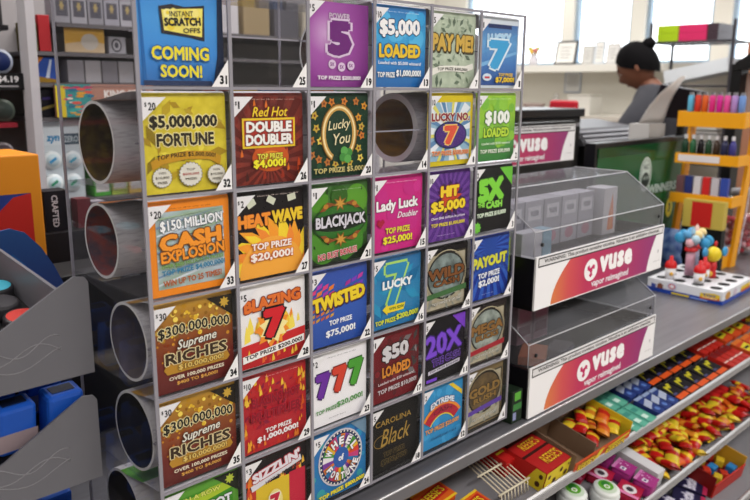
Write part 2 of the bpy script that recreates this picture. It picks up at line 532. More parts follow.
ticket(0, 0, 'bright blue COMING SOON ticket with a yellow INSTANT SCRATCH OFFS splash', grad_mat(['#1d63ac', '#2f86d4', '#3a93da', '#2a7cc8'], 'Z', 0, TH), d31, roll=False)

def d32(F):
    F.scatter(40, (2, 4, 98, 96), (3, 8), ['#a8891a', '#d8c52a', '#8a7414', '#e6d648', '#b79c20'], 'bill', 4)
    F.T('$5,000,000', 49, 74, 80, 15, '#2b2416', '#e8dca0', .075, bold=.06)
    F.T('FORTUNE', 50, 56, 68, 14, '#2f2718', '#e8dca0', .075, bold=.06)
    F.poly([(8, 34), (20, 40), (50, 44), (80, 42), (92, 36), (90, 26), (78, 33), (50, 35), (22, 31), (10, 25)], '#c08f1e')
    F.T('TOP PRIZE $5,000,000!', 50, 37, 70, 5.6, '#241d10', arc=3, bold=.03)
    for u, v, r, t in ((20, 17, 12, 'WIN'), (53, 19, 15, 'TOP'), (84, 17, 12, 'WIN')):
        F.star(u, v, r, r * .9, 20, '#6f6850', .92); F.star(u, v, r * .95, r * .84, 20, '#d9d6cb', .92)
        F.T(t, u, v + 5, r * .7, 2.6, '#4d4632', bold=.02)
        F.T('$500,000' if r > 13 else '$10,000', u, v, r * 1.3, 3, '#b3312c' if r > 13 else '#4d4632', bold=.02)
        F.T('PRIZES', u, v - 5, r * .9, 2.4, '#4d4632', bold=.02)
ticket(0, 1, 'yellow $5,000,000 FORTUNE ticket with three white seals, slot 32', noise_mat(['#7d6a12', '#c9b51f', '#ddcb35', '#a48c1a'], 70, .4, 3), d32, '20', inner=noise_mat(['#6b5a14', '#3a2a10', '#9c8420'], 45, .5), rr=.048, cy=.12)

def d33(F):
    F.rect(10, 8, 92, 92, noise_mat(['#7d95ad', '#b9c9d6', '#8ea88e', '#a7b7c4'], 18, .3, 2, stretch=(1, 1, 3.5)))
    for k in range(9): F.poly([(10, 12 + 9 * k), (92, 30 + 9 * k if 30 + 9 * k < 92 else 92), (92, min(92, 33 + 9 * k)), (10, 14 + 9 * k)], ['#d3dde6', '#7b93b4', '#9eb79a'][k % 3])
    F.T('$150 MILLION', 52, 78, 76, 13, '#f1f2f4', '#66707c', .06, bold=.04, rot=.05)
    F.T('CASH', 50, 60, 76, 19, '#f3962a', '#6e3d12', .06, bold=.08, rot=.05)
    F.T('EXPLOSION', 52, 45, 78, 13, '#f3962a', '#6e3d12', .07, bold=.05, rot=.05)
    F.T('OVER $600 MILLION IN PRIZES', 51, 34.5, 76, 5, '#6f9a3c', bold=.04, rot=.05)
    F.T('TOP PRIZE $4,000,000!', 52, 27.5, 78, 7, '#2f7fa6', bold=.045, rot=.05)
    F.T('WIN UP TO 25 TIMES!', 50, 16, 72, 7, '#b3571b', bold=.045, rot=.04)
    finep(F, 50, 95.5, 50, '#8a4a12')
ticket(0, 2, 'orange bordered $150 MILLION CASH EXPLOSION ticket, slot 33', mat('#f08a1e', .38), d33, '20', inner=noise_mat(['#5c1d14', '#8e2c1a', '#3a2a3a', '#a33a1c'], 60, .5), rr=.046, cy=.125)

def dRich(F):
    F.scatter(110, (4, 62, 96, 97), (1.2, 3.2), ['#e2b62e', '#b8861c', '#f3d65c', '#8e5f16'], seed=9)
    F.scatter(26, (4, 30, 96, 62), (1, 2.2), ['#b8641c', '#8e3a16', '#cf8f2c'], seed=8)
    F.poly([(66, 100), (100, 100), (100, 74)], '#231d16'); F.star(89, 92, 7, 4, 8, '#c9a23a')
    F.poly([(14, 22), (90, 22), (94, 26), (90, 34), (14, 34), (10, 28)], '#b9872c')
    F.T('$300,000,000', 50, 69, 90, 14, '#221c16', '#efe2ad', .06, bold=.035, arc=3)
    F.T('Supreme', 52, 54, 50, 14, '#e9e4d8', '#3a2c20', .06, bold=.02, shear=.3, rot=.06)
    F.T('RICHES', 51, 40, 78, 14, '#3b2a1c', '#e3d2a2', .06, bold=.045)
    F.T('$10,000,000!', 56, 28, 58, 7, '#e3c26a', '#3a2414', .05, bold=.04)
    F.T('OVER 100,000 PRIZES', 50, 17, 70, 5, '#e9dfc8', bold=.04)
    F.T('$400 TO $4,000!', 50, 10.5, 52, 4.6, '#d9a24a', bold=.04)
RICHBG = grad_mat(['#5a1414', '#6e1c14', '#8f4a16', '#b98a24'], 'Z', 0, TH)
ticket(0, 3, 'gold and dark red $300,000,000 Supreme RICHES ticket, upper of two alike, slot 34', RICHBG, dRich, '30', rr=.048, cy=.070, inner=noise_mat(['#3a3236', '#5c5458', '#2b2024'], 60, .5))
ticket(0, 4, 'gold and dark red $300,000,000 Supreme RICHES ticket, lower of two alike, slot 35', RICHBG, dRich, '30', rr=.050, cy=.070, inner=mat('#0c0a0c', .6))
def d36(F):
    F.rect(12, 8, 92, 90, '#3f8f22'); F.poly([(12, 82), (60, 90), (92, 90), (92, 80), (12, 70)], '#a8c22c')
    F.poly([(66, 100), (100, 100), (100, 72)], '#1c2218'); F.star(88, 92, 7, 4, 8, '#b4c23c')
    F.T('IN A ROW', 50, 86, 50, 6, '#d9dd6a', '#2f6a1a', .05, bold=.05)
    F.T('JACKPOT', 55, 66, 70, 16, '#e4e4ea', '#274a1a', .07, bold=.06)
    F.T('TOP PRIZE $500,000!', 50, 25, 70, 7, '#e9e7c8', bold=.04)
ticket(0, 5, 'green ticket with white letters cut off by the bottom of the picture, slot 36', '#5a9a34', d36, '10', inner=mat('#171216', .6))

# ---- slots 25-30 (25 is empty)
def d26(F):
    F.rays(50, 25, 22, '#5c1712', ph=.1)
    F.scatter(40, (4, 4, 96, 96), (1.5, 4.5), ['#a03018', '#d86a1c', '#7a1a14', '#c8481a', '#3f1210'], 'flame', 5)
    F.oval(52, 30, 26, 16, '#c8541a'); F.oval(52, 29, 17, 9, '#e88a2c')
    F.T('Red Hot', 52, 83, 50, 11, '#f0cf2c', '#6a1410', .06, bold=.02, shear=.3)
    F.rect(13, 42, 87, 76, '#e8c42c'); F.rect(15.5, 44.5, 84.5, 73.5, '#a82a1e')
    F.T('DOUBLE', 50, 66, 64, 13, '#f2efec', '#5a1512', .06, bold=.07)
    F.T('DOUBLER', 50, 51.5, 66, 13, '#f2efec', '#5a1512', .06, bold=.07)
    F.T('TOP PRIZE', 50, 32, 36, 7, '#e9e04a', '#5a1512', .06, bold=.05)
    F.T('$4,000!', 49, 23.5, 46, 11, '#eee22a', '#5a1512', .06, bold=.06)
    finep(F, 56, 97, 60, '#b8a49a')
ticket(1, 1, 'dark red Red Hot DOUBLE DOUBLER ticket, slot 26', noise_mat(['#2b0e12', '#5c1614', '#8c2a16', '#3a1014'], 50, .38), d26, '1')

def d27(F):
    cx, cy = 52, 0
    rn = random.Random(2)
    for ring_, (r1, r2, cs, n) in enumerate(((74, 50, ('#f2d02c', '#f0a028'), 11), (66, 44, ('#f08a30', '#f5d433', '#f39a2c'), 12))):
        F.L += 1
        for i in range(n):
            a = PI * (i + .5 * ring_ + .1) / n
            a2 = a + .22
            if a2 > PI: continue
            p1 = (cx + r2 * cos(a - .17), cy + r2 * sin(a - .17)); p2 = (cx + r2 * cos(a + .17), cy + r2 * sin(a + .17))
            q = (cx + r1 * cos(a2), cy + r1 * sin(a2)); q2 = (cx + (r1 * .85) * cos(a + .02), cy + (r1 * .85) * sin(a + .02))
            pts = [p1, q2, q, p2, (cx, cy + 5)]
            pts = [(min(99.5, max(.5, a_)), max(.5, b_)) for a_, b_ in pts]
            F.poly(pts, cs[i % len(cs)], hold=True)
    F.oval(cx, cy + 4, 47, 44, '#f2a83c', a0=0, a1=PI); F.rect(5, .5, 99, 5, '#f2a83c')
    F.T('HEAT', 26.5, 69.5, 46, 16, '#f0902c', '#5a1d10', .05, bold=.09, rot=.02)
    F.T('WAVE', 74, 71.5, 46, 16, '#ecc92c', '#5a1d10', .05, bold=.09, rot=.02)
    for u, v, a in ((22, 90, .5), (50, 92, -.5), (80, 93, .2)):
        F.poly([(u - 6 * cos(a) - 4 * sin(a), v - 6 * sin(a) + 4 * cos(a)), (u + 6 * cos(a) - 4 * sin(a), v + 6 * sin(a) + 4 * cos(a)), (u + 6 * cos(a) + 4 * sin(a), v + 6 * sin(a) - 4 * cos(a)), (u - 6 * cos(a) + 4 * sin(a), v - 6 * sin(a) - 4 * cos(a))], '#cfd3bd')
    F.T('TOP PRIZE', 50, 38, 58, 8.5, '#f6ece2', '#c8502c', .06, bold=.05)
    F.T('$20,000!', 50, 25, 62, 11, '#f6ece2', '#c8502c', .06, bold=.05)
    finep(F, 60, 98, 60, '#c9b8b0')
ticket(1, 2, 'black HEATWAVE ticket with an orange and yellow flaming sun, slot 27', '#120d12', d27, '2')

def d28(F):
    F.rect(1, 1, 99, 99, '#efeced')
    F.scatter(22, (3, 40, 97, 58), (4, 9), ['#f2c42c', '#ee8a24', '#f5dd5a'], 'flame', 6)
    F.rect(1, 1, 99, 30, '#b81e24'); F.poly([(1, 30), (99, 38), (99, 20), (1, 12)], '#c9252a')
    F.scatter(14, (5, 4, 95, 24), (2, 5), ['#e0682c', '#d8482c', '#eec23c'], 'flame', 7)
    F.T('BLAZING', 50, 80, 84, 16, '#e0702a', '#7a1d1a', .07, bold=.08, rot=.05)
    F.oval(50, 50, 24, 22, '#f3c93a'); F.star(48, 47, 27, 18, 9, '#f0902c', ph=.4); F.star(50, 47, 22, 15, 9, '#f6e6a0', ph=.1)
    F.T('7', 51, 52, 32, 38, '#d2202c', '#1c1114', .07, bold=.1)
    F.poly([(4, 18), (96, 28), (96, 19), (4, 9)], '#f3f0ee')
    F.T('TOP PRIZE $200,000!', 50, 18.5, 86, 6.5, '#1c1518', bold=.045, rot=.085)
ticket(1, 3, 'white BLAZING 7 ticket with a red seven in flames, slot 28', '#efeced', d28, '5')

def d29(F):
    F.scatter(70, (8, 32, 92, 86), (1.5, 4), ['#9c1530', '#7a1020', '#c01c2c', '#8a1438'], 'bill', 4)
    F.scatter(26, (1, 70, 98, 96), (2, 5), ['#e89a2c', '#d8481c', '#f0c23c', '#c8281c'], 'flame', 3)
    F.scatter(16, (1, 4, 14, 90), (2, 5), ['#e8a22c', '#d8581c', '#f0c23c'], 'flame', 5)
    F.scatter(16, (86, 4, 98, 90), (2, 5), ['#e8a22c', '#d8581c', '#f0c23c'], 'flame', 2)
    F.scatter(10, (14, 2, 86, 10), (2, 4), ['#e8822c', '#c8381c'], 'flame', 1)
    F.T('BLAZING HOT', 52, 66, 74, 13, '#8a0f26', '#c81c34', .05, bold=.06)
    F.T('MULTIPLIER', 52, 47, 76, 13, '#8a0f26', '#c81c34', .05, bold=.06)
    F.T('TOP PRIZE', 54, 25.5, 40, 6.2, '#f0e9ea', bold=.05, rot=.02)
    F.T('$1,000,000!', 53, 16.5, 64, 8.5, '#f0e9ea', bold=.06, rot=.02)
    finep(F, 60, 97, 50, '#d8a8a8')
ticket(1, 4, 'crimson ticket with flames and white TOP PRIZE $1,000,000!, slot 29', noise_mat(['#7c0f22', '#ae1628', '#b91c24', '#c4282a'], 30, .38), d29, '10')

def d30(F):
    F.rect(0, 60, 100, 100, '#1a1216')
    F.scatter(34, (2, 56, 98, 76), (3, 7), ['#e8822c', '#f0b83c', '#d8481c'], 'flame', 3)
    F.rect(18, 0, 70, 64, '#d8b82c'); F.rect(70, 0, 96, 66, '#c0203c'); F.rect(4, 0, 18, 62, '#b83024')
    F.scatter(16, (4, 0, 18, 60), (3, 6), ['#e8822c', '#f0b83c', '#d8481c'], 'flame', 8)
    F.poly([(10, 68), (88, 86), (90, 78), (12, 60)], '#d9d5dc')
    F.T("SIZZLIN'", 50, 83, 76, 14, '#e3dde4', '#a81c30', .09, bold=.08, rot=.17)
    F.T('HOT 7s REWARD', 60, 70, 56, 5, '#3a3038', bold=.03, rot=.17)
    F.oval(46, 34, 12, 18, '#e8d88a'); F.T('7', 46, 34, 16, 24, '#c0203c', '#f0ead8', .06, bold=.08)
    F.T('TOP PRIZE $75,000!', 46, 8, 60, 6, '#7a1420', bold=.04)
ticket(1, 5, "red and yellow SIZZLIN' ticket at the bottom of the picture, slot 30", '#3a1216', d30, '3')

# ---- slots 19-24
def d19(F):
    F.T('POWER', 52, 84, 34, 7.5, '#cdb6d0', '#5d2167', .05, bold=.05)
    F.T('5', 52, 58, 40, 42, '#6a1e74', '#d9c4de', .06, bold=.11)
    for u, v in ((39, 27), (54, 24), (69, 26)):
        F.oval(u, v, 6, 5.5, '#d8c3dc'); F.T('5X', u, v, 6.5, 4.5, '#7a2a84', bold=.05)
    F.T('TOP PRIZE $200,000!', 50, 10.5, 70, 5.5, '#efe6f0', bold=.05)
ticket(2, 0, 'purple ticket with one big numeral 5, slot 19', grad_mat([(0.0, '#c79bcb'), (.35, '#a04fa5'), (.75, '#8a2f8f'), (1.0, '#7a2480')], lo=0, hi=.075, radial=(.03, .065)), d19, '5', roll=False)

def d20(F):
    F.scatter(34, (3, 10, 97, 96), (2, 4), ['#123c28', '#0c2c1e', '#1c4c30'], seed=5)
    rn = random.Random(11); got = []; F.L += 1; base = F.L
    for i in range(300):
        u = rn.choice([rn.uniform(6, 20), rn.uniform(82, 94), rn.uniform(22, 80)]); v = rn.uniform(16, 92)
        if 22 < u < 80: v = rn.choice([rn.uniform(88, 94), rn.uniform(16, 20), rn.uniform(45, 70)])
        if any(math.hypot(u - x, v - y) < 11 for x, y in got) or (v > 78 and u < 24): continue
        got.append((u, v))
        c = rn.choice(['#d8952c', '#e8d05a', '#b8702c', '#c8a83c', '#cf7a2a']); e = rn.random()
        F.L = base; F.star(u, v, 6, 3.4, 5, c, ph=e * 3, hold=True); F.L = base + 1; F.oval(u, v, 1.8, 1.8, '#7a3a14', n=8, hold=True)
    F.oval(50, 54, 29, 36, '#123524')
    F.ring(50, 54, 30, 37, 8, '#c89a4a', a0=-PI * .36 - 0, a1=PI * 1.36)
    F.ring(50, 54, 27, 34, 2.4, '#f0dca8', a0=-PI * .34, a1=PI * 1.34)
    F.ring(50, 54, 30, 37, 1.2, '#6a4414', a0=-PI * .36, a1=PI * 1.36)
    F.T('Lucky', 50, 64, 38, 15, '#eddfb4', '#12301f', .05, bold=.01, shear=.3, rot=.1)
    F.T('You', 54, 48, 28, 14, '#eddfb4', '#12301f', .05, bold=.01, shear=.3, rot=.1)
    for k in range(4): F.oval(60 + 6 * cos(k * PI / 2 + .5), 27 + 6 * sin(k * PI / 2 + .5), 6, 5.5, ['#3f8a3a', '#57a34a'][k % 2], n=12)
    F.T('TOP PRIZE $5,000!', 50, 8.5, 86, 7.5, '#cdbf7a', '#12301f', .04, bold=.04)
ticket(2, 1, 'dark green Lucky You ticket with a gold horseshoe and flowers, slot 20', '#123524', d20, '1')

def d21(F):
    for u, v, r, c in ((16, 86, 16, '#4f8f24'), (80, 84, 20, '#5a9a2a'), (10, 48, 14, '#3f7a20'), (92, 46, 16, '#3a7a22'), (22, 20, 24, '#4a8a26'), (66, 22, 26, '#3f8224'), (50, 94, 14, '#2f5f1a')): F.oval(min(max(u, r), 100 - r), min(max(v, r), 100 - r), r, r, c)
    F.poly([(0, 0), (60, 0), (100, 20), (100, 0)], '#10210f')
    F.scatter(20, (2, 2, 98, 98), (1, 2.4), ['#16280f', '#234a16'], 'bill', 4)
    F.oval(50, 53, 47, 24, '#1f4a1a'); F.oval(50, 53, 44, 21, '#2c6a22'); F.oval(50, 53, 47, 12, '#1a2a1a')
    for v, s in ((77, 1), (30, -1)):
        F.star(50, v, 13, 6, 7, '#8a5a1e', .8, ph=PI / 2 * s); F.star(50, v, 9, 4, 7, '#c8963c', .8, ph=PI / 2 * s)
        for d in (-1, 1):
            F.poly([(50 + d * 8, v), (50 + d * 22, v + 3 * s), (50 + d * 34, v - 8 * s), (50 + d * 26, v - 2 * s - 6 * s), (50 + d * 20, v - 4 * s)], '#8a4a1e'); F.oval(50 + d * 24, v - 2 * s, 4, 3, '#b8802c')
    F.T('BLACKJACK', 50, 53, 84, 19, '#d5d3dc', '#1c1a22', .07, bold=.05)
    F.T('NO BUST BONUS!', 44, 12.5, 66, 8.5, '#c8283c', '#f0e8e8', .06, bold=.05, rot=.06)
    finep(F, 60, 95, 50, '#a8b8a0')
ticket(2, 2, 'green BLACKJACK ticket with bronze scrolls, slot 21', grad_mat(['#12240f', '#2c5a1a', '#3f7a20', '#2f6220'], 'Z', 0, TH), d21, '1')

def d22(F):
    for d in (0, 1):
        F.L += 1
        for i in range(4):
            for j in range(3):
                u, v = (60 + i * 11, 56 + j * 10 + i * 3) if d else (1 + i * 10, 62 + j * 9 - i * 2)
                if u > 88: continue
                c = [['#a83cae', '#d83c7a', '#e07a2c'], ['#7a3cc0', '#c03ca0', '#a02c90']][d][(i + j) % 3]
                F.poly([(u, v), (u + 9, v + 3), (min(99, u + 11), v + 9), (u + 2, v + 6)], c, hold=True)
    F.L += 1
    for i in range(5):
        for j in range(3): F.poly([(2 + i * 8, 34 + j * 7 + i), (8 + i * 8, 36 + j * 7 + i), (9 + i * 8, 40 + j * 7 + i), (3 + i * 8, 38 + j * 7 + i)], ['#d87a3c', '#c89a3c', '#b8583c'][(i + j) % 3], hold=True)
    F.T('TWISTED', 50, 62, 92, 20, '#eed02c', '#7a4a1c', .06, bold=.09, rot=.10, sh='#2a1a4a')
    F.T('TOP PRIZE', 52, 31, 40, 7.2, '#eef0f5', bold=.05, rot=.03)
    F.T('$75,000!', 52, 16.5, 52, 10.5, '#eef0f5', bold=.05, rot=.03)
ticket(2, 3, 'royal blue TWISTED ticket with yellow lettering, slot 22', grad_mat(['#1f4aa0', '#2a55b0', '#274aa6'], 'Z', 0, TH), d22, '3')

def d23(F):
    finep(F, 55, 94, 50, '#7c7a80')
    F.T('7', 22, 57, 25, 36, '#6a2a9c', '#3c1a5c', .05, bold=.11, rot=.04)
    F.T('7', 51, 60, 26, 37, '#d0402c', '#7a1c16', .05, bold=.11, rot=.04)
    F.T('7', 80, 63, 27, 38, '#4a9c34', '#22561a', .05, bold=.11, rot=.04)
    F.T('TOP PRIZE', 26, 21.5, 36, 6, '#5f9a5a', bold=.04, rot=.05)
    F.T('$20,000!', 68, 25, 48, 9, '#5f9a5a', '#e6efe4', .03, bold=.05, rot=.06)
    finep(F, 45, 9, 30, '#8c8a90', 'scratch here')
ticket(2, 4, 'white ticket with purple, red and green sevens, slot 23', '#eeecf0', d23, '2')

def d24(F):
    F.scatter(30, (3, 5, 97, 97), (3, 8), ['#2a72b8', '#2a90c0', '#1c5a9c', '#3aa0a8'], seed=8)
    F.poly([(70, 100), (100, 100), (100, 74)], '#6f8ea8')
    F.oval(52, 55, 40, 42, '#c9c7d2'); F.oval(52, 55, 37.5, 39.5, '#23305c')
    cs = ['#d8402c', '#e8b82c', '#4a9c3c', '#e8e4e8', '#7a3c9c', '#e07a2c', '#2c7ab8', '#c83c7a']
    F.L += 1
    for i in range(24):
        a = 2 * PI * i / 24; b = 2 * PI * (i + 1) / 24
        F.poly([(52 + 14 * cos(a), 55 + 15 * sin(a)), (52 + 33 * cos(a), 55 + 35 * sin(a)), (52 + 33 * cos(b), 55 + 35 * sin(b)), (52 + 14 * cos(b), 55 + 15 * sin(b))], cs[i % 8], hold=True)
    F.L += 1
    for i in range(36): F.oval(52 + 36 * cos(i * PI / 18), 55 + 38 * sin(i * PI / 18), 1.5, 1.5, '#e9e6d8', n=6, hold=True)
    F.oval(52, 55, 14, 15, '#2a5aa8')
    F.T('of', 52, 55, 10, 10, '#f0eef2', bold=.06)
    for i, ch in enumerate('WHEEL'):
        a = PI * (.84 - .17 * i); F.T(ch, 52 + 25 * cos(a), 55 + 26 * sin(a), 9, 12, '#f3f0f2', '#222038', .06, bold=.07, rot=a - PI / 2)
    for i, ch in enumerate('FORTUNE'):
        a = PI * (1.14 + .12 * i); F.T(ch, 52 + 25 * cos(a), 55 + 26 * sin(a), 7, 11, '#f3f0f2', '#222038', .06, bold=.07, rot=a - PI * 1.5)
    F.T('TOP PRIZE $800,000!', 50, 11, 84, 7.5, '#e8dc2c', '#1c3c5c', .05, bold=.06, rot=.07)
ticket(2, 5, 'blue ticket with a round multi-coloured prize wheel, slot 24', '#2478b4', d24, '5')

# ---- slots 13-18 (14 is empty)
def d13(F):
    F.scatter(14, (5, 40, 95, 95), (6, 14), ['#3aa2dc', '#54b4e4'], seed=2)
    F.T('$5,000', 50, 76, 76, 23, '#f2f1f2', '#1c3a64', .06, bold=.07, rot=.03)
    F.T('LOADED', 50, 47, 78, 18, '#e6c02c', '#33506c', .07, bold=.07, rot=.01)
    F.T('Loaded with $5,000 winners!', 50, 31, 80, 5, '#eef2f6', bold=.03, rot=-.01)
    F.T('TOP PRIZE', 24, 16, 32, 7, '#eef2f6', '#123a68', .04, bold=.05)
    F.T('$1,000,000!', 66, 18, 48, 9.5, '#eef2f6', '#123a68', .05, bold=.06)
    finep(F, 54, 96, 60, '#d0e0ee')
ticket(3, 0, 'sky blue $5,000 LOADED ticket, slot 13', grad_mat(['#1562a8', '#1e7cc4', '#34a4dc', '#1a72b8'], 'Z', 0, TH), d13, '10')

def d15(F):
    F.scatter(12, (5, 5, 95, 95), (5, 12), ['#cf2f8c', '#c42682'], seed=2)
    F.T('Lady Luck', 50, 63, 82, 19, '#f2eef0', '#4a2038', .045, bold=.06, rot=.02)
    F.T('Doubler', 70, 49.5, 42, 9, '#f4dfea', '#7a1c50', .03, bold=.03, shear=.35)
    F.poly([(9, 41), (17, 34), (25, 42), (21, 47), (17, 44), (13, 47)], '#a8163c')
    F.T('TOP PRIZE', 50, 29, 48, 8.5, '#e8dc3c', '#8a1c58', .05, bold=.05)
    F.T('$25,000!', 50, 15.5, 58, 11.5, '#eade2c', '#8a1c58', .05, bold=.05)
    finep(F, 56, 96, 60, '#f0c8de')
ticket(3, 2, 'hot pink Lady Luck ticket, slot 15', '#c9257f', d15, '1')

def d16(F):
    F.scatter(18, (3, 3, 97, 97), (5, 12), ['#1f7cae', '#186a9c', '#2a90bc'], 'bill', 3)
    F.T('7', 50, 60, 44, 64, '#2a86b4', '#a8d86a', .05, bold=.05)
    F.T('LUCKY', 52, 63, 60, 13, '#eef2f2', '#1a5e8c', .05, bold=.07)
    F.poly([(22, 28), (32, 35), (32, 32), (68, 32), (64, 22), (32, 22), (32, 19)], '#e8d02c')
    F.T('WIN $200', 50, 27, 30, 5, '#3a6a2c', bold=.04)
    F.T('TOP PRIZE', 28, 10.5, 40, 7, '#d8e03c', '#12506c', .04, bold=.05, rot=.02)
    F.T('$200,000!', 72, 13, 46, 9.5, '#d8e03c', '#12506c', .04, bold=.06, rot=.02)
ticket(3, 3, 'blue LUCKY 7 ticket with a green outlined seven and yellow arrow, slot 16', grad_mat(['#1c6ea4', '#2382b4', '#1c6aa4'], 'Z', 0, TH), d16, '5')

def d17(F):
    F.scatter(26, (58, 30, 97, 96), (4, 9), ['#6f6a6c', '#8c8488', '#5a1f26', '#3f3a3c'], 'bill', 3)
    F.scatter(20, (3, 5, 60, 96), (4, 10), ['#6a1620', '#7c1c26', '#54121a'], seed=4)
    F.T('$50', 50, 72, 54, 26, '#cfccd0', '#2a1418', .07, bold=.07, rot=.03)
    F.T('LOADED', 52, 46, 58, 17, '#d8882c', '#2a1418', .07, bold=.06, rot=.03)
    F.T('Loaded with $50 winners!', 52, 30, 74, 5, '#d8ccd0', bold=.03, rot=.03)
    F.T('TOP PRIZE $10,000!', 54, 18, 80, 8, '#d0c4c8', '#2a1418', .04, bold=.05, rot=.04)
ticket(3, 4, 'dark red $50 LOADED ticket, slot 17', '#6c141e', d17, '1')

def d18(F):
    F.T('CAROLINA', 49, 78, 74, 9, '#a8873c', bold=.01)
    F.T('Black', 53, 54, 62, 26, '#a8873c', bold=-.005, shear=.35)
    F.ring(24, 50, 16, 10, 1.2, '#8a6c2c', a0=PI * .2, a1=PI * 1.9)
    F.T('TOP PRIZE', 50, 27, 44, 8, '#0f0d10', '#75602c', .05, bold=.04)
    F.T('$200,000', 50, 15, 54, 10, '#0f0d10', '#75602c', .05, bold=.04)
ticket(3, 5, 'black CAROLINA Black ticket with thin gold lettering, slot 18', '#0d0b0f', d18, '5')

# ---- slots 7-12
def d7(F):
    F.scatter(90, (3, 3, 97, 97), (2, 5), ['#8a9a86', '#aab8a2', '#6f806c', '#c2ccb8', '#5c6c5c'], 'bill', 3)
    F.T('PAY ME!', 50, 62, 90, 24, '#cda84a', '#5a4a24', .07, bold=.08, sh='#3c3a2c')
    F.poly([(6, 16), (24, 22), (50, 23), (78, 22), (96, 27), (95, 35), (78, 31), (50, 31), (24, 30), (6, 26)], '#e6e4dc')
    F.T('TOP PRIZE $400,000!', 50, 25, 66, 4.8, '#3c3c36', bold=.04, arc=1)
    finep(F, 54, 95, 50, '#dfe2d8')
ticket(4, 0, 'grey green banknote patterned PAY ME! ticket, slot 7', noise_mat(['#6f806c', '#a0ae98', '#bcc8b2', '#8a9a84'], 60, .4), d7, '5')

def d8(F):
    F.rect(6, 7, 94, 91, '#8fb4cc')
    F.rays(50, 48, 11, '#dfe6ee', .1, (6, 7, 94, 91)); F.rays(50, 48, 8, '#5c86b0', .3, (6, 7, 94, 91), duty=.22); F.rays(50, 48, 7, '#d8d26a', .5, (6, 7, 94, 91), duty=.14)
    F.T('LUCKY NO.', 50, 70, 84, 12, '#8a2a3c', '#f0ead0', .06, bold=.07)
    F.oval(50, 44, 36, 20, '#1f2a5c'); F.oval(50, 44, 33, 17.5, '#4a2a78')
    F.T('7', 50, 44, 30, 28, '#d8543c', '#e8c86a', .06, bold=.1)
    F.T('TOP PRIZE $500,000!', 50, 18, 82, 8, '#d86a2c', '#f4e8c8', .05, bold=.05)
ticket(4, 1, 'yellow bordered LUCKY NO. 7 ticket with a purple oval, slot 8', '#d2bc1e', d8, '10', inner=noise_mat(['#3a2414', '#6a4a1c', '#8a6424', '#2a1812'], 90, .5, stretch=(.3, 1, 1)), rr=.0525, cy=.078, thick=.009)

def d9(F):
    F.rays(52, 55, 26, '#6a3c96')
    F.star(54, 60, 34, 22, 12, '#3a1a50', .9); F.star(54, 62, 28, 17, 12, '#c8401f', .8, ph=.2)
    F.T('HIT', 53, 73, 42, 17, '#eecb2c', '#7a1c1c', .07, bold=.1)
    F.T('$5,000', 50, 51, 78, 18, '#eed22c', '#5a2a14', .06, bold=.07, rot=.01)
    F.T('Over $46 million in prizes', 50, 34, 76, 5, '#e6dcee', bold=.03)
    F.T('TOP PRIZE $1,000,000!', 50, 24, 76, 6.2, '#e8d43c', bold=.05)
    finep(F, 46, 8, 40, '#cdb8de')
ticket(4, 2, 'purple HIT $5,000 ticket with a red starburst, slot 9', '#532a80', d9, '10')

def dOrn(F, oval_c, title, tc, rib, ribc, v0=56, dark='#23211f', frame='#8f8670', t2='BUCKS'):
    F.rect(4, 3, 96, 92, noise_mat(['#6d6552', '#a29880', '#b7ae98', '#4f4838'], 90, .5))
    F.frame(4, 3, 96, 92, 2.5, '#3a3428')
    F.oval(50, v0, 43, 37, dark); F.oval(50, v0, 40, 34, noise_mat(oval_c, 40, .5))
    F.scatter(26, (12, 8, 88, 30), (2, 5), ['#8c8f86', '#b2b5a6', '#6c6f66'], 'bill', 2)
    F.ring(50, v0, 46, 40, 1.6, '#b0a688')
    F.T(title, 50, v0 + 5, 84, 17, tc, '#1a1410', .06, bold=.07, rot=.02)
    F.T(t2, 50, v0 - 10, 60, 10, tc, '#1a1410', .06, bold=.06, rot=.02)
    F.poly([(4, rib - 5), (50, rib - 2), (96, rib), (96, rib + 9), (50, rib + 6), (4, rib + 3)], ribc)
    F.T('TOP PRIZE $100,000', 50, 15, 66, 5, '#d6d2c6', '#2a261c', .04, bold=.04, rot=.03)
ticket(4, 3, 'dark ornate banknote style ticket with a cream frame and green ribbon, slot 10', '#100c12', lambda F: dOrn(F, ['#5c6a6a', '#8a9a98', '#46504e', '#a0aca8'], 'WILD', '#7a4a24', 28, '#3f6a3c', t2='CASH'), '2')

def d11(F):
    F.poly([(68, 100), (100, 100), (100, 72)], '#7a3cc8')
    F.T('20X', 50, 61, 84, 36, '#7a46d0', '#3a1a78', .05, bold=.05, rot=.06)
    F.T('THE CASH', 56, 33, 66, 12, '#201434', '#8a5ad8', .06, bold=.05, rot=.06)
    F.poly([(14, 14), (88, 20), (88, 26), (14, 20)], '#c9c4d4')
    F.T('TOP PRIZE $250,000!', 51, 20, 68, 3.6, '#3a3148', bold=.04, rot=.07)
    F.rect(10, 2, 34, 7, '#7a46d0')
ticket(4, 4, 'black 20X THE CASH ticket with purple numerals, slot 11', '#0d0a14', d11, '5')

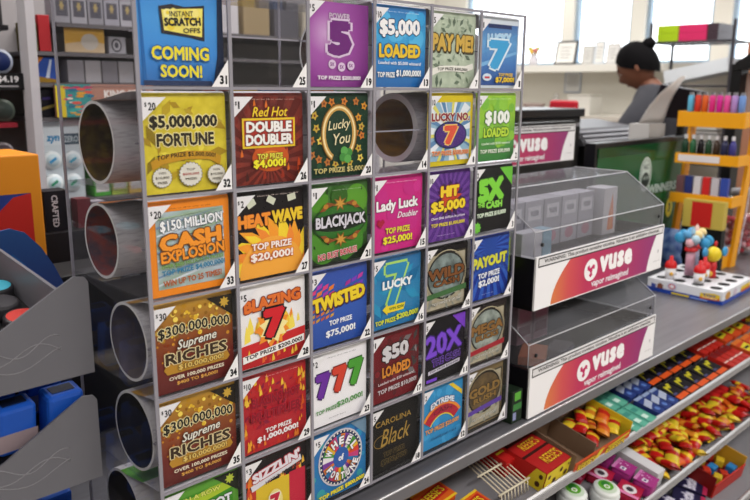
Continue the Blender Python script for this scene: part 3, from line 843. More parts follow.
def d12(F):
    F.scatter(16, (4, 4, 96, 96), (5, 11), ['#2a8cc4', '#3a9ad0', '#1f78b0'], seed=5)
    F.poly([(64, 98), (74, 98), (98, 80), (98, 72)], '#e0c02c')
    def arch(r0, r1, m):
        F.L += 1
        for i in range(14):
            a = PI * (.80 - .6 * i / 14); b = PI * (.80 - .6 * (i + 1) / 14)
            F.poly([(50 + r0 * cos(a), 18 + r0 * sin(a)), (50 + r1 * cos(a), 18 + r1 * sin(a)), (50 + r1 * cos(b), 18 + r1 * sin(b)), (50 + r0 * cos(b), 18 + r0 * sin(b))], m, hold=True)
    arch(33, 55, '#e3d23c'); arch(35, 53, '#b01c34'); arch(50, 55, '#e8882c')
    F.T('EXTREME', 50, 70, 56, 10, '#dfe8f2', '#2a3a7a', .07, bold=.06, arc=6)
    F.T('CASH', 50, 58, 44, 9, '#7a1430', '#c83c50', .04, bold=.05, arc=3)
    F.T('TOP PRIZE $20,000!', 50, 32, 80, 9, '#e0a05c', '#1a5a8c', .04, bold=.05, rot=.02)
    F.T('Overall odds 1 in 4', 54, 17, 60, 4.5, '#1a5a8c', bold=.03)
ticket(4, 5, 'light blue ticket with a red arch and yellow corner flash, slot 12', '#2a88c0', d12, '2')

# ---- slots 1-6
def d1(F):
    F.rect(4, 4, 96, 94, grad_mat(['#1c3f86', '#2f6cb4', '#5a9ad0', '#2a4f94'], 'Z', 0, TH))
    F.rect(22, 88, 80, 94, '#1a2a5c')
    F.poly([(4, 30), (96, 52), (96, 56), (4, 36)], '#7ab0dc'); F.poly([(4, 48), (96, 80), (96, 82), (4, 52)], '#5a96cc')
    F.T('LUCKY', 50, 73, 58, 15, '#a8d2ee', '#dceaf6', .04, bold=.06, rot=.05)
    F.T('7', 50, 49, 52, 44, '#3a9ed4', '#d6e8f4', .06, bold=.1)
    F.oval(22, 16, 11, 5.5, '#cfe0ee'); F.rect(16, 14, 28, 17, '#c83c4a')
    F.T('TOP PRIZE', 68, 20, 36, 5, '#e8c03c', bold=.05)
    F.T('$7,000!', 66, 12, 48, 9, '#ecc82c', '#1c3060', .05, bold=.06)
ticket(5, 0, 'blue ticket with one large pale blue seven, slot 1, top right corner', '#cdd6e0', d1, '1')

def d2(F):
    F.scatter(18, (3, 30, 97, 97), (6, 13), ['#7ab83c', '#8cc43c', '#5fa034'], seed=5)
    F.T('$100', 54, 66, 62, 23, '#eef0ea', '#2f6a2a', .06, bold=.08)
    F.T('LOADED', 52, 44, 64, 15, '#b8d83c', '#2a5c24', .07, bold=.07)
    F.T('Loaded with $100 winners!', 52, 27, 72, 4.5, '#dcecd4', bold=.03)
    F.T('TOP PRIZE $30,000!', 50, 15, 76, 7, '#e4eedc', '#2a6a2c', .04, bold=.05)
    finep(F, 56, 95, 60, '#e2f0c8')
ticket(5, 1, 'lime green $100 LOADED ticket, slot 2', grad_mat(['#2f7a34', '#46923a', '#8cc02a', '#9cce2c'], 'Z', 0, TH), d2, '2')

def d3(F):
    F.poly([(66, 100), (100, 100), (100, 70)], '#6cc43c')
    F.T('5X', 46, 66, 66, 38, '#7ed23c', '#1c4a14', .04, bold=.11, rot=.05)
    F.T('THE', 22, 43, 18, 7, '#8cd84c', bold=.07); F.T('CASH', 54, 42, 42, 12, '#8cd84c', '#1c4a14', .05, bold=.09)
    F.T('TOP PRIZE $10,000!', 48, 27, 74, 8, '#dfe8da', '#4a8a3a', .05, bold=.06, rot=.02)
    F.star(12, 8, 10, 7, 9, '#6cc43c')
ticket(5, 2, 'black 5X THE CASH ticket with lime green numerals, slot 3', '#0e0c12', d3, '2')

def d4(F):
    F.rays(50, 84, 26, '#2a58b8', .05); F.oval(50, 60, 48, 18, '#1c3c94'); F.rays(50, 62, 20, '#2450ac', .1, (2, 44, 98, 78))
    F.T('PAYOUT', 50, 62, 90, 19, '#d6d43c', '#1c3a6c', .07, bold=.09, rot=.03)
    F.T('TOP PRIZE', 48, 40, 56, 9.5, '#e6eaf4', '#14286c', .05, bold=.06, rot=.04)
    F.T('$2,000!', 48, 27, 54, 12, '#e6eaf4', '#14286c', .05, bold=.06, rot=.04)
    finep(F, 45, 8, 30, '#a8b8e0')
ticket(5, 3, 'deep blue PAYOUT ticket with yellow lettering, slot 4', '#15308c', d4, '1')
ticket(5, 4, 'cream and black ornate ticket with brown lettering and a red ribbon, slot 5', '#2a2022', lambda F: dOrn(F, ['#6a7a76', '#a2aca4', '#55605c', '#b8beb0'], 'MEGA', '#8a6230', 24, '#a01c2c', t2='BUCKS'), '5')
ticket(5, 5, 'brown gold ornate ticket with a dark oval and violet ribbon, slot 6', '#7a6848', lambda F: dOrn(F, ['#4a3a20', '#6a5430', '#3a2c1a', '#7a6238'], 'GOLD', '#8c6c34', 30, '#5a3c9c', v0=58, dark='#1c1510', t2='RUSH'), '10')

# ------------------------------------------------------------------ room shell
CREAM = noise_mat(['#d9d5cc', '#e0ddd5'], 3, .7)
XR, YB, YF, XL, HT = 4.6, 3.7, -3.4, -2.6, 2.8
struct(MB().box(XL - .1, XR + .1, YF - .1, YB + .1, -.1, 0, noise_mat(['#8c877e', '#9c978e', '#7d786f'], 4, .35)), 'floor')
struct(MB().box(XL - .1, XR + .1, YF - .1, YB + .1, HT, HT + .1, mat('#d8d6d2', .8)), 'ceiling')
struct(MB().box(XL - .1, XR + .1, YB, YB + .1, 0, HT, CREAM), 'wall_back')
struct(MB().box(XL - .1, XR + .1, YF - .1, YF, 0, HT, CREAM), 'wall_front')
struct(MB().box(XL - .1, XL, YF, YB, 0, HT, CREAM), 'wall_left')
WS, WT = 1.66, 2.66
wr = MB().box(XR, XR + .1, YF, YB, 0, WS, CREAM).box(XR, XR + .1, YF, YB, WT, HT, CREAM)
gaps = [(2.43, 3.35), (1.89, 2.34), (1.33, 1.79), (.35, 1.22), (-.75, .22), (-2.1, -.88)]
ed = [YF] + [v for g in sorted(gaps) for v in g] + [YB]
for a, c in zip(ed[::2], ed[1::2]): wr.box(XR, XR + .1, a, c, WS, WT, CREAM)
struct(wr, 'wall_right')
struct(MB().box(XR - .24, XR - .001, YF + .01, YB - .01, WS - .045, WS + .004, mat('#e4e1da', .5)), 'trim_1')
FRW = mat('#9fb4c8', .4)
for i, (a, c) in enumerate(gaps):
    wn = MB()
    for q in ((a, a + .025, WS + .005, WT), (c - .025, c, WS + .005, WT), (a + .025, c - .025, WS + .005, WS + .03), (a + .025, c - .025, WT - .03, WT)):
        wn.box(XR + .03, XR + .07, q[0], q[1], q[2], q[3], FRW)
    o = struct(wn, 'window_%d' % (i + 1))
    part(MB().box(XR + .045, XR + .051, a + .025, c - .025, WS + .03, WT - .03, GLASS), 'pane', o)
# ground outside and a pale hedge beyond the glass
o = MB().box(XR + .1, XR + 14, -12, 14, -.1, -.02, mat('#c9c6c0', .9)).build('ground'); o['kind'] = 'structure'

# ------------------------------------------------------------------ counter
STEEL = noise_mat(['#67666d', '#77767d', '#828188'], 6, .34, 2, stretch=(1, 14, 1), metal=.55)
ct = thing('sales_counter', 'long grey steel topped sales counter running along the picture', 'counter', (1.0, .4, 0))
part(MB().box(-1.0, 3.0, -.021, .98, CT - .026, CT, STEEL), 'worktop', ct, bevel=.003)
part(MB().tube([(-1.0, -.0212, CT - .0022), (3.0, -.0212, CT - .0022)], .0022, mat('#c4c3c8', .25, .4), 8), 'edge_highlight', ct, label='pale strip painted as the edge highlight')  # added strip; its pale colour stands in for the highlight on the counter edge
part(MB().box(-1.0, 3.0, .30, .96, 0, CT - .0262, mat('#3a383d', .6)), 'cabinet', ct)

# ------------------------------------------------------------------ vapour cases
INK = mat('#1d1b20', .5); SIGNW = mat('#eceaee', .35)
def case_sign(F, full=True):
    F.poly([(0, 0), (100, 0), (100, 100), (0, 100)], SIGNW)
    L = [(10.6 + 12 * (t / 80) ** 1.9, t) for t in range(0, 81, 10)]
    R = [(86 + 7.0 * (t / 80) ** 1.6, t) for t in range(80, -1, -10)]
    gm = grad_mat([(0.0, '#d6733f'), (.12, '#ce4a4c'), (.28, '#bb2054'), (.65, '#ac185c'), (1.0, '#881a6c')], 'X', .06, .45)
    F.poly([(L[0][0], 2)] + L[1:] + R[:-1] + [(R[-1][0], 2)], gm)
    F.rect(1.2, 80, 99, 98, INK); F.rect(1.7, 82.5, 98.5, 95.5, '#d9d7da')
    F.T('WARNING: This product contains nicotine. Nicotine is an addictive chemical.', 50, 89, 90, 9.6, '#2a282e', bold=.04)
    F.oval(38.2, 46, 5.0, 22.5, '#f0edf0', n=32)
    F.L += 1
    for k in range(3):
        a = PI * 2 * k / 3 + .5
        F.poly([(38.2 + .6 * cos(a + 1), 46 + 3 * sin(a + 1)), (38.2 + 2.6 * cos(a - .5), 46 + 12.5 * sin(a - .5)), (38.2 + 3.2 * cos(a), 46 + 15.5 * sin(a)), (38.2 + 2.6 * cos(a + .5), 46 + 12.5 * sin(a + .5)), (38.2 + .6 * cos(a + 2.4), 46 + 3 * sin(a + 2.4))], '#c02060', hold=True)
    F.oval(38.2, 46, 1.1, 5.4, '#c02060')
    F.T('vuse', 58, 51, 27, 36, '#f2eff2', bold=.075, gap=1.1)
    F.T('vapor reimagined', 54, 15.5, 30, 19, '#f2e8f0', bold=.035)
    F.T('Underage sale prohibited', 94.5, 20, 6, 3, '#9a98a0', bold=.01)
    F.oval(95.5, 42, .5, 4, '#b4b2ba')

def vapor_case(name, z0, label, x0=.712, x1=1.200, dy=0.0):
    t = thing(name, label, 'display case', ((x0 + x1) / 2, .1 + dy, z0))
    b = MB()
    b.box(x0, x1, -.0130 + dy, .215 + dy, z0, z0 + .008, BLACK)
    b.box(x0, x0 + .003, -.0130 + dy, .215 + dy, z0 + .008, z0 + .094, SATIN)
    b.box(x1 - .003, x1, -.0130 + dy, .215 + dy, z0 + .008, z0 + .094, SATIN)
    b.box(x0 + .003, x1 - .003, .211 + dy, .215 + dy, z0 + .008, z0 + .094, SATIN)
    b.box(x0 + .003, x1 - .003, .0 + dy, .211 + dy, z0 + .064, z0 + .068, SATIN)
    part(b, 'tray', t)
    sg = MB().box(x0 + .002, x1 + .002, -.0165 + dy, -.0132 + dy, z0 + .001, z0 + .098, mat('#e9e7ea', .4))
    sg = part(sg, 'sign_panel', t, label='white sign with an orange to magenta band')
    F = Face((x0 + .002, -.0166 + dy, z0 + .001), (1, 0, 0), (0, 0, 1), x1 - x0, .097, step=.00012, lift=.0001)
    case_sign(F)
    # re-origin the artwork on its own panel so the printed blend follows it
    a = F.art.build('printed_artwork', None, loc=(x0 + .002, -.0166 + dy, z0)); a.parent = sg
    a.matrix_parent_inverse = Matrix.Identity(4); a.location = Vector((x0 + .002, -.0166 + dy, z0)) - world_of(sg)
    F.txt.build('lettering', sg)
    # lid: sloping clear cover with a flat top
    pf = [(-.012, z0 + .0985), (-.012, z0 + .142), (.079, z0 + .205), (.213, z0 + .205), (.213, z0 + .0985)]
    pf = [(y + dy, z) for y, z in pf]
    ld = MB(); th = .0022
    for (y, z), (y2, z2) in zip(pf, pf[1:]):
        n = Vector((-(z2 - z), y2 - y)); n = n.normalized() * -th
        if (y, z) == pf[3]: pass
        ld.prism([(y, z), (y2, z2), (y2 + n.x, z2 + n.y), (y + n.x, z + n.y)], x0 + .0024, x1 - .0024, LIDM, 'YZ')
    for xa in (x0, x1 - .0022): ld.prism(pf, xa, xa + .0022, LIDM, 'YZ')
    ld = part(ld, 'lid', t)
    e = MB()  # pale rods: highlights along the lid folds, put in as colour
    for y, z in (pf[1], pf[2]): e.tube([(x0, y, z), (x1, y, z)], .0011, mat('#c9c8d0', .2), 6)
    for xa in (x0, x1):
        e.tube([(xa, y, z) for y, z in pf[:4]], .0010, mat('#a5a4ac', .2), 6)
    part(e, 'lid_highlight', t, label='pale strip painted as the edge highlight')
    for xa in (x0 + .022, x1 - .022):
        s = MB().lathe((xa, -.0122 + dy, z0 + .118), [(.0001, -.003), (.0036, -.003), (.0036, 0)], SATIN, 12, 'Y'); part(s, 'screw', t)
    return t
Z1 = CT + .001; Z2 = Z1 + .2055
vapor_case('vapor_display_case', Z1, 'clear lidded display case with pink sign standing directly on the counter edge, lower of two')
vapor_case('vapor_display_case', Z2, 'clear lidded display case with pink sign stacked on another case, upper of two')
t = thing('counter_sign', 'pink and white sign farther back, partly hidden by the lottery dispenser', 'sign', (1.3, .43, 1.293))
part(MB().box(1.046, 1.548, .424, .444, 1.2935, 1.412, BLACK), 'frame', t)
F = Face((1.054, .4238, 1.302), (1, 0, 0), (0, 0, 1), .488, .102, step=.00015, lift=.0002)
case_sign(F)
a = F.art.build('printed_artwork', None, loc=(1.054, .4238, 1.293)); a.parent = t; a.location = Vector((1.054, .4238, 1.293)) - world_of(t)
F.txt.build('lettering', t)
st = MB().box(1.03, 1.57, .445, .70, CT + .0005, 1.2925, BLACK).build('display_stand')
tag(st, 'black stand under the rear pink sign', 'stand')
# cartons in the upper case
G = 'vapour cartons inside the upper case'
zf = Z2 + .0682
def carton(x0, x1, y0, y1, z0, z1, c, label, draw=None, name='vapor_carton', cat='carton', group=None, face=None):
    o = MB().box(x0, x1, y0, y1, z0, z1, mat(c, .5)).build(name, None, loc=((x0 + x1) / 2, (y0 + y1) / 2, z0), bevel=.0012)
    tag(o, label, cat, group)
    if draw:
        F = Face((x0, y0, z0), (1, 0, 0), (0, 0, 1), x1 - x0, z1 - z0, step=.0001, lift=.0001); draw(F); F.done(o)
    return o
def dc(F): F.rect(15, 60, 85, 88, '#d2d0d6'); F.oval(50, 20, 26, 12, '#b98a98'); F.T('vuse', 50, 74, 46, 12, '#8d8b95', bold=.05)
names = ['first', 'second', 'third', 'fourth', 'fifth']
for k in range(5):
    carton(.785 + k * .066, .785 + k * .066 + .0625, .105, .150, zf, zf + .100, ['#aaa8b0', '#b2b0b8', '#a6a4ac', '#b4b2ba', '#acaab2'][k], 'pale grey carton in the upper clear case, %s from the left in the back row' % names[k], dc, group=G)
def dor(F):
    F.rect(4, 4, 96, 96, '#c9c6c8'); F.poly([(35, 10), (80, 10), (75, 50), (62, 88), (50, 60), (40, 40)], '#d87a54'); F.poly([(45, 12), (70, 12), (66, 44), (60, 66), (52, 40)], '#e09a6c')
carton(1.118, 1.176, .085, .130, zf, zf + .105, '#c2c0c4', 'carton with an orange flame shape in the upper clear case', dor, group=G)
carton(.735, .800, .030, .055, zf, zf + .062, '#c4c3c9', 'short white carton at the left front of the upper clear case', None, group=G)
carton(.803, .832, .030, .055, zf, zf + .062, '#86a8ba', 'short pale blue carton at the left front of the upper clear case', None, group=G)
def dp(F): F.rect(10, 55, 90, 90, '#c06a80'); F.rect(10, 20, 90, 45, '#8a4258')
zf = Z1 + .0682
for k, x in enumerate((.865, .925)):
    carton(x, x + .054, .120, .150, zf, zf + .085, '#b48a96', '%s rosy carton under the upper case, in the lower clear case' % ('left' if k == 0 else 'right'), dp, group='cartons inside the lower case')
b = MB().obox((.83, .055, zf + .0085), .085, .05, .016, mat('#b8745a', .5), rz=.5).build('vapor_carton', None, loc=(.83, .055, zf)); tag(b, 'orange brown flat carton lying in the lower clear case', 'carton', 'cartons inside the lower case')
b = MB().obox((.90, .04, zf + .0075), .07, .04, .014, mat('#6d6870', .5), rz=.3).build('vapor_carton', None, loc=(.90, .04, zf)); tag(b, 'dark grey flat carton lying in the lower clear case', 'carton', 'cartons inside the lower case')
# green cartons in the gap beside the dispenser
sb = MB().box(.6735, .709, .03, .2, CT + .0005, 1.182, BLACK).build('display_post'); tag(sb, 'black upright between the dispenser and the vapor cases', 'stand')
carton(.676, .706, .034, .10, 1.1825, 1.245, '#8fae1e', 'lime green carton beside the upper vapor case', None, 'gum_carton')
def dg(F): F.rect(10, 40, 90, 60, '#3a7a3c'); F.rect(20, 70, 80, 95, '#5aa83c'); F.rect(10, 10, 40, 34, '#8a8fb8')
carton(.676, .707, -.008, .026, CT + .0005, CT + .062, '#1c2a1e', 'dark green carton on the counter beside the lower vapor case', dg, 'gum_carton')

# ------------------------------------------------------------------ monitor
mo = thing('customer_monitor', 'customer screen with a green lottery picture and grey oval emblem', 'monitor', (2.045, .50, CT))
b = MB().box(1.712, 2.378, .452, .490, .935, 1.338, SATIN)
part(b, 'casing', mo, bevel=.003)
GRN = mat('#0f4a22', .2, emit=.22)
sc = part(MB().box(1.728, 2.362, .4502, .4518, .952, 1.322, GRN), 'screen', mo, label='green lit screen')
F = Face((1.728, .4501, .952), (1, 0, 0), (0, 0, 1), .634, .370, step=.0002, lift=.0002)
F.oval(51, 72, 6.6, 16, mat('#a4aea6', .3, emit=.42), 36); F.ring(51, 72, 5.6, 13.8, .7, mat('#4a5a50', .3, emit=.15), 36)
F.oval(51, 67, 4.2, 7, mat('#24302a', .3, emit=.1)); F.T('N C', 51, 79, 4.6, 5, mat('#24302a', .3), bold=.06); F.oval(49.6, 69, .8, 2, mat('#8f9a92', .3, emit=.25)); F.oval(52.4, 69, .8, 2, mat('#8f9a92', .3, emit=.25))
F.T('WINNERS', 72, 57.5, 34, 8.5, mat('#93a09a', .3, emit=.4), bold=.06)
F.oval(82.5, 36, 4.0, 9.5, mat('#c8b82a', .3, emit=.3)); F.T('3', 82.5, 36, 3, 9, mat('#1f2a1c', .3), bold=.05)
F.rect(0, 92, 100, 100, mat('#0c3a1b', .2, emit=.2))
for o in F.done(sc, 'emblem', 'lettering'): pass
part(MB().box(1.98, 2.11, .455, .60, CT + .0005, .922, SATIN).box(2.02, 2.07, .492, .53, .92, 1.1, SATIN), 'stand', mo)

# ------------------------------------------------------------------ till machines behind
t = thing('ticket_terminal', 'tall black lottery terminal behind the rear pink sign', 'terminal', (1.92, .85, CT))
part(MB().box(1.71, 2.135, .76, .98, CT + .0005, 1.40, BLACK), 'casing', t, bevel=.004)
part(MB().box(1.70, 2.145, .75, .978, 1.4005, 1.43, SATIN), 'lid', t, bevel=.003)
part(MB().box(1.72, 2.125, .757, .7597, 1.365, 1.378, mat('#a5a4ab', .3, .6)), 'trim_strip', t, label='silver strip')
t = thing('receipt_printer', 'grey and black receipt printer behind the green monitor', 'printer', (2.37, .80, CT))
part(MB().box(2.155, 2.60, .745, .97, CT + .0005, 1.29, BLACK), 'casing', t, bevel=.004)
gp = MB()
gp.prism([(.742, 1.2905), (.97, 1.2905), (.97, 1.375), (.80, 1.352)], 2.15, 2.605, mat('#4c4b50', .4), 'YZ')
part(gp, 'cover', t, label='slanted dark grey cover')
gp = MB()
for k in range(3): gp.prism([(.750 + .014 * k, 1.302 + .016 * k), (.757 + .014 * k, 1.311 + .016 * k), (.752 + .014 * k, 1.314 + .016 * k), (.746 + .014 * k, 1.306 + .016 * k)], 2.16, 2.595, mat('#8d8c93', .35), 'YZ')
part(gp, 'vent_ridge', t, label='pale ridges')
# loose curl of receipt paper
Lp = [(.612, 1.376), (.596, 1.405), (.574, 1.442), (.535, 1.490), (.464, 1.548)]
Rp = [(.575, 1.376), (.565, 1.405), (.556, 1.440), (.540, 1.480), (.505, 1.547)]
b = MB()
rows = []
for (ya, za), (yb, zb) in zip(Lp, Rp):
    rows.append([(2.30 + .12 * q + .02 * sin(q * PI), ya + .005 + (yb - ya) * q, za + (zb - za) * q) for q in (0, .25, .5, .75, 1)])
b.sheet(rows, mat('#d6d3d2', .7))
b2 = MB()
pp = b.build('receipt_paper', None, loc=(2.36, .6, 1.376), solid=.0012); tag(pp, 'white curl of receipt paper rising in front of the clerk', 'paper')
b = MB().box(2.30, 2.43, .572, .652, 1.0, 1.375, mat('#b9b6b5', .6)).box(2.28, 2.43, .56, .69, CT + .0005, 1.0, BLACK).build('paper_holder', None, loc=(2.35, .6, CT)); tag(b, 'white paper holder under the curled receipt', 'paper holder')
# customer display on a pole
t = thing('pole_display', 'small black tilted customer display on a pole above the monitor', 'display', (2.45, .55, CT))
part(MB().prism([(.455, 1.392), (.63, 1.40), (.60, 1.520), (.447, 1.495)], 2.42, 2.47, mat('#171019', .35), 'YZ'), 'screen', t)
part(MB().cyl((2.49, .54, CT + .0005), .016, .56, BLACK, 14), 'pole', t)
part(MB().box(2.46, 2.50, .50, .58, 1.42, 1.48, BLACK), 'bracket', t)

# ------------------------------------------------------------------ yellow lighter rack
YEL = mat('#e09a18', .45)
rk = thing('lighter_rack', 'bright yellow three shelf rack of lighters and small bottles on the counter', 'display rack', (2.27, .31, CT))
side = [(2.20, 1.378), (2.20, 1.43), (2.36, 1.43), (2.36, 1.385), (2.335, 1.385), (2.255, .911), (2.215, .911), (2.295, 1.385)]
for y in (.200, .412): part(MB().prism(side, y, y + .012, YEL, 'XZ'), 'side_panel', rk)
for z, x, xb in ((1.378, 2.20, 2.33), (1.255, 2.18, 2.30), (1.120, 2.165, 2.28)):
    b = MB(); h = .05 if z > 1.3 else .034
    b.box(x, x + .008, .2125, .4115, z, z + h, YEL); b.box(x + .008, xb, .2125, .4115, z, z + .006, YEL)
    if z < 1.3: b.box(x, xb - .005, .2005, .212, z, z + h, YEL)
    part(b, 'shelf', rk)
part(MB().box(2.165, 2.29, .2125, .4115, CT + .0005, .965, YEL), 'foot', rk)
part(MB().box(2.1785, 2.1797, .26, .40, 1.262, 1.284, mat('#d8cfd2', .5)), 'price_strip', rk, label='white price strip')
part(MB().prism([(2.345, 1.36), (2.352, 1.36), (2.276, .95), (2.268, .95)], .1985, .1995, noise_mat(['#4a3c9c', '#c8c4d0', '#7a2c5c'], 60, .5), 'XZ'), 'printed_strip', rk, label='violet printed strip')
for k, (c, nm) in enumerate((('#5aa8cc', 'sky blue'), ('#c83a2a', 'red'), ('#cc5a24', 'orange'), ('#d02c7c', 'magenta'), ('#c8248c', 'deep pink'), ('#d84a94', 'rose pink'), ('#a884c0', 'lilac'), ('#6a8cc8', 'steel blue'))):
    y = .396 - .0242 * k
    o = MB().lathe((0, 0, 0), [(.0001, 0), (.0105, 0), (.0105, .095), (.008, .099), (.0001, .099)], mat(c, .3), 14).build('lighter', None, local=True); o.location = (2.232, y, 1.3845)
    tag(o, '%s lighter on the top shelf of the yellow rack' % nm, 'lighter', 'lighters on the yellow rack')
    part(MB().box(-.007, .007, -.005, .005, .099, .109, mat('#9c9ba2', .3, .7)), 'striker', o, local=True)
for k, c in enumerate(('#1c3a2a', '#2a5c3c', '#171418', '#23402c', '#3a2c24', '#2a2c4a', '#3c3a7c')):
    y = .394 - .0265 * k
    o = MB().lathe((0, 0, 0), [(.0001, 0), (.0115, 0), (.0115, .06), (.005, .075), (.0001, .075)], mat(c, .25), 14).build('vial', None, local=True); o.location = (2.215, y, 1.2615)
    tag(o, 'small dark bottle on the middle shelf of the yellow rack, %s from the left' % ['first', 'second', 'third', 'fourth', 'fifth', 'sixth', 'seventh'][k], 'bottle', 'small bottles on the yellow rack')
    part(MB().cyl((0, 0, .0755), .0055, .014, mat('#cfcdd2', .4), 10), 'cap', o, local=True)
for k, (c, nm) in enumerate((('#6c4a50', 'brown'), ('#2a3470', 'navy'), ('#c8c4cc', 'white'), ('#c02a2c', 'red'), ('#b8b4c0', 'pale grey'), ('#34489c', 'blue'))):
    y = .391 - .030 * k
    o = MB().box(-.009, .009, -.012, .012, 0, .085, mat(c, .4)).build('blister_pack', None, local=True); o.location = (2.20, y, 1.1265)
    tag(o, '%s pack standing on the bottom shelf of the yellow rack' % nm, 'pack', 'packs on the yellow rack')

# ------------------------------------------------------------------ toy candy box
tb = thing('candy_display_box', 'white and blue punched display box holding toy topped candy', 'display box', (1.86, .158, CT))
def q2(s, t, z):   # box corners: left, front, right, back
    A, Bc, Cc, D = Vector((1.740, .262)), Vector((1.731, .037)), Vector((1.971, .046)), Vector((1.985, .272))
    p = (A * (1 - s) + D * s) * (1 - t) + (Bc * (1 - s) + Cc * s) * t
    return (p.x, p.y, z)
b = MB(); WB = mat('#d4d5dc', .45); BLU = mat('#23409a', .4)
crn = [q2(0, 0, 0), q2(0, 1, 0), q2(1, 1, 0), q2(1, 0, 0)]
def band(b, z0, z1, m, g=0.0): b.prism([(1.858 + (c[0] - 1.858) * (1 + g), .155 + (c[1] - .155) * (1 + g)) for c in crn], z0, z1, m, 'XY')
band(b, CT + .0005, CT + .0385, WB); part(b, 'box_body', tb)
b = MB(); band(b, CT + .0007, CT + .013, BLU, .004); part(b, 'base_band', tb, label='blue band')
HS = [(s, t) for t in (.14, .38, .62, .86) for s in (.13, .38, .63, .87)]
for s, t in HS:
    c = q2(s, t, 0); part(MB().cyl((c[0], c[1], CT + .0387), .0165, .0008, mat('#0d0c12', .7), 18), 'punched_hole', tb)
F = Face(q2(0, 0, CT), (crn[1][0] - crn[0][0], crn[1][1] - crn[0][1], 0), (0, 0, 1), .225, .0385, step=.00025, lift=.0009)
F.oval(34, 66, 6.5, 27, '#b9b8d0'); F.oval(34, 66, 4.6, 20, '#c85a5c'); F.oval(34, 66, 3, 12, '#e2dfe6')
F.poly([(14, 34), (22, 34), (22, 62), (18, 78), (14, 62)], '#7a4a38'); F.poly([(6, 30), (12, 30), (12, 60), (6, 66)], '#3a4a9a')
F.rect(34, 10, 58, 24, '#d0b832'); F.rect(60, 10, 82, 20, '#7a94d8')
F.poly([(72, 24), (97, 34), (97, 72), (90, 78), (72, 66)], '#d8b82c'); F.poly([(72, 24), (97, 32), (97, 48), (72, 40)], '#c8622c'); F.T('TOY', 84, 58, 18, 16, '#2a4aa0', bold=.06); F.T('CANDY', 85, 40, 20, 11, '#f0e0b0', bold=.06)
F.done(tb, 'printed_artwork', 'lettering')
F = Face(q2(0, 1, CT), (crn[2][0] - crn[1][0], crn[2][1] - crn[1][1], 0), (0, 0, 1), .24, .0385, step=.00025, lift=.0009)
F.oval(16, 60, 8, 30, '#b9863c'); F.oval(40, 60, 6, 26, '#c8b8c8'); F.poly([(60, 30), (92, 34), (92, 80), (60, 74)], '#d8b82c'); F.poly([(60, 30), (92, 34), (92, 54), (60, 48)], '#c8622c')
F.done(tb)
zt = CT + .0398
def cup(s, t, label):
    c = q2(s, t, zt)
    o = MB().lathe((0, 0, 0), [(.0001, 0), (.0135, 0), (.016, .034), (.0001, .034)], mat('#d9d6da', .4), 18).build('candy_cup', None, local=True); o.location = c
    tag(o, label, 'candy toy', 'toy candies in the punched box')
    part(MB().lathe((0, 0, .0342), [(.0172, 0), (.0172, .008), (.013, .018), (.006, .022), (.005, .034), (.0001, .036)], mat('#c01f22', .35), 18), 'lid', o, local=True)
    part(MB().ball((-.012, -.009, .017), .006, mat('#c89a3c', .4), 8), 'sticker', o, local=True)
cup(.13, .24, 'red lidded candy cup at the left corner of the punched box')
cup(.16, .62, 'red lidded white candy cup standing in the front of the punched box')
cup(.40, .58, 'red lidded white candy cup just behind the front one in the punched box')
# taller novelty toppers
c = q2(.60, .60, zt)
o = MB().lathe((0, 0, 0), [(.0001, 0), (.015, 0), (.014, .012), (.011, .02), (.014, .03), (.012, .048), (.0001, .048)], mat('#b8242a', .35), 18).build('candy_wand', None, local=True); o.location = c
tag(o, 'red candy wand topped by a yellow ball', 'candy toy', 'toy candies in the punched box')
part(MB().ball((0, 0, .070), .0235, mat('#d9c02a', .4), 16), 'ball_top', o, local=True, label='yellow ball')
part(MB().ball((-.012, .0, .012), .009, mat('#cfa63c', .4), 10), 'badge', o, local=True)
for dx, dy, cc in ((-.03, .012, '#3a8cc0'), (.03, -.022, '#3a8cc0'), (.012, .0, '#c02a2a')):
    part(MB().ball((dx, dy, .078 if cc != '#c02a2a' else .1005), .0155 if cc != '#c02a2a' else .009, mat(cc, .35), 12, (1, .45, 1)), 'paddle', o, local=True)
for s, t, k in ((.50, .34, 0), (.72, .30, 1)):
    c = q2(s, t, zt)
    o = MB().lathe((0, 0, 0), [(.0001, 0), (.0135, 0), (.0135, .075), (.0001, .075)], [mat('#b98a9c', .25), mat('#9ca0c0', .25)][k], 16).build('candy_wand', None, local=True); o.location = c
    tag(o, ['tall pink tube candy wand with knobs on top, left of the yellow ball', 'tall grey tube candy wand with blue paddles, behind the yellow ball'][k], 'candy toy', 'toy candies in the punched box')
    part(MB().lathe((0, 0, .0752), [(.019, 0), (.019, .010), (.0001, .012)], mat('#c0242a', .35), 16), 'collar', o, local=True)
    rn = random.Random(k + 3)
    for i in range(6):
        a = i * 1.05
        part(MB().ball((.015 * cos(a), .015 * sin(a), .100 + .012 * (i % 3)), .0135, mat(['#8fb4cc', '#d8d4d8', '#5a9ac8', '#d0a0a8', '#a8c4d4', '#e0c890'][i], .4), 10), 'knob', o, local=True)
    for d in (-1, 1): part(MB().ball((-.012 * d, .033 * d, .106 + .006 * d), .017, mat('#3f93c4', .35), 12, (.45, 1, 1)), 'paddle', o, local=True)
    part(MB().lathe((0, 0, .128), [(.009, 0), (.006, .012), (.0001, .022)], mat(['#8fb4cc', '#e0c0b8'][k], .4), 10), 'tip', o, local=True)
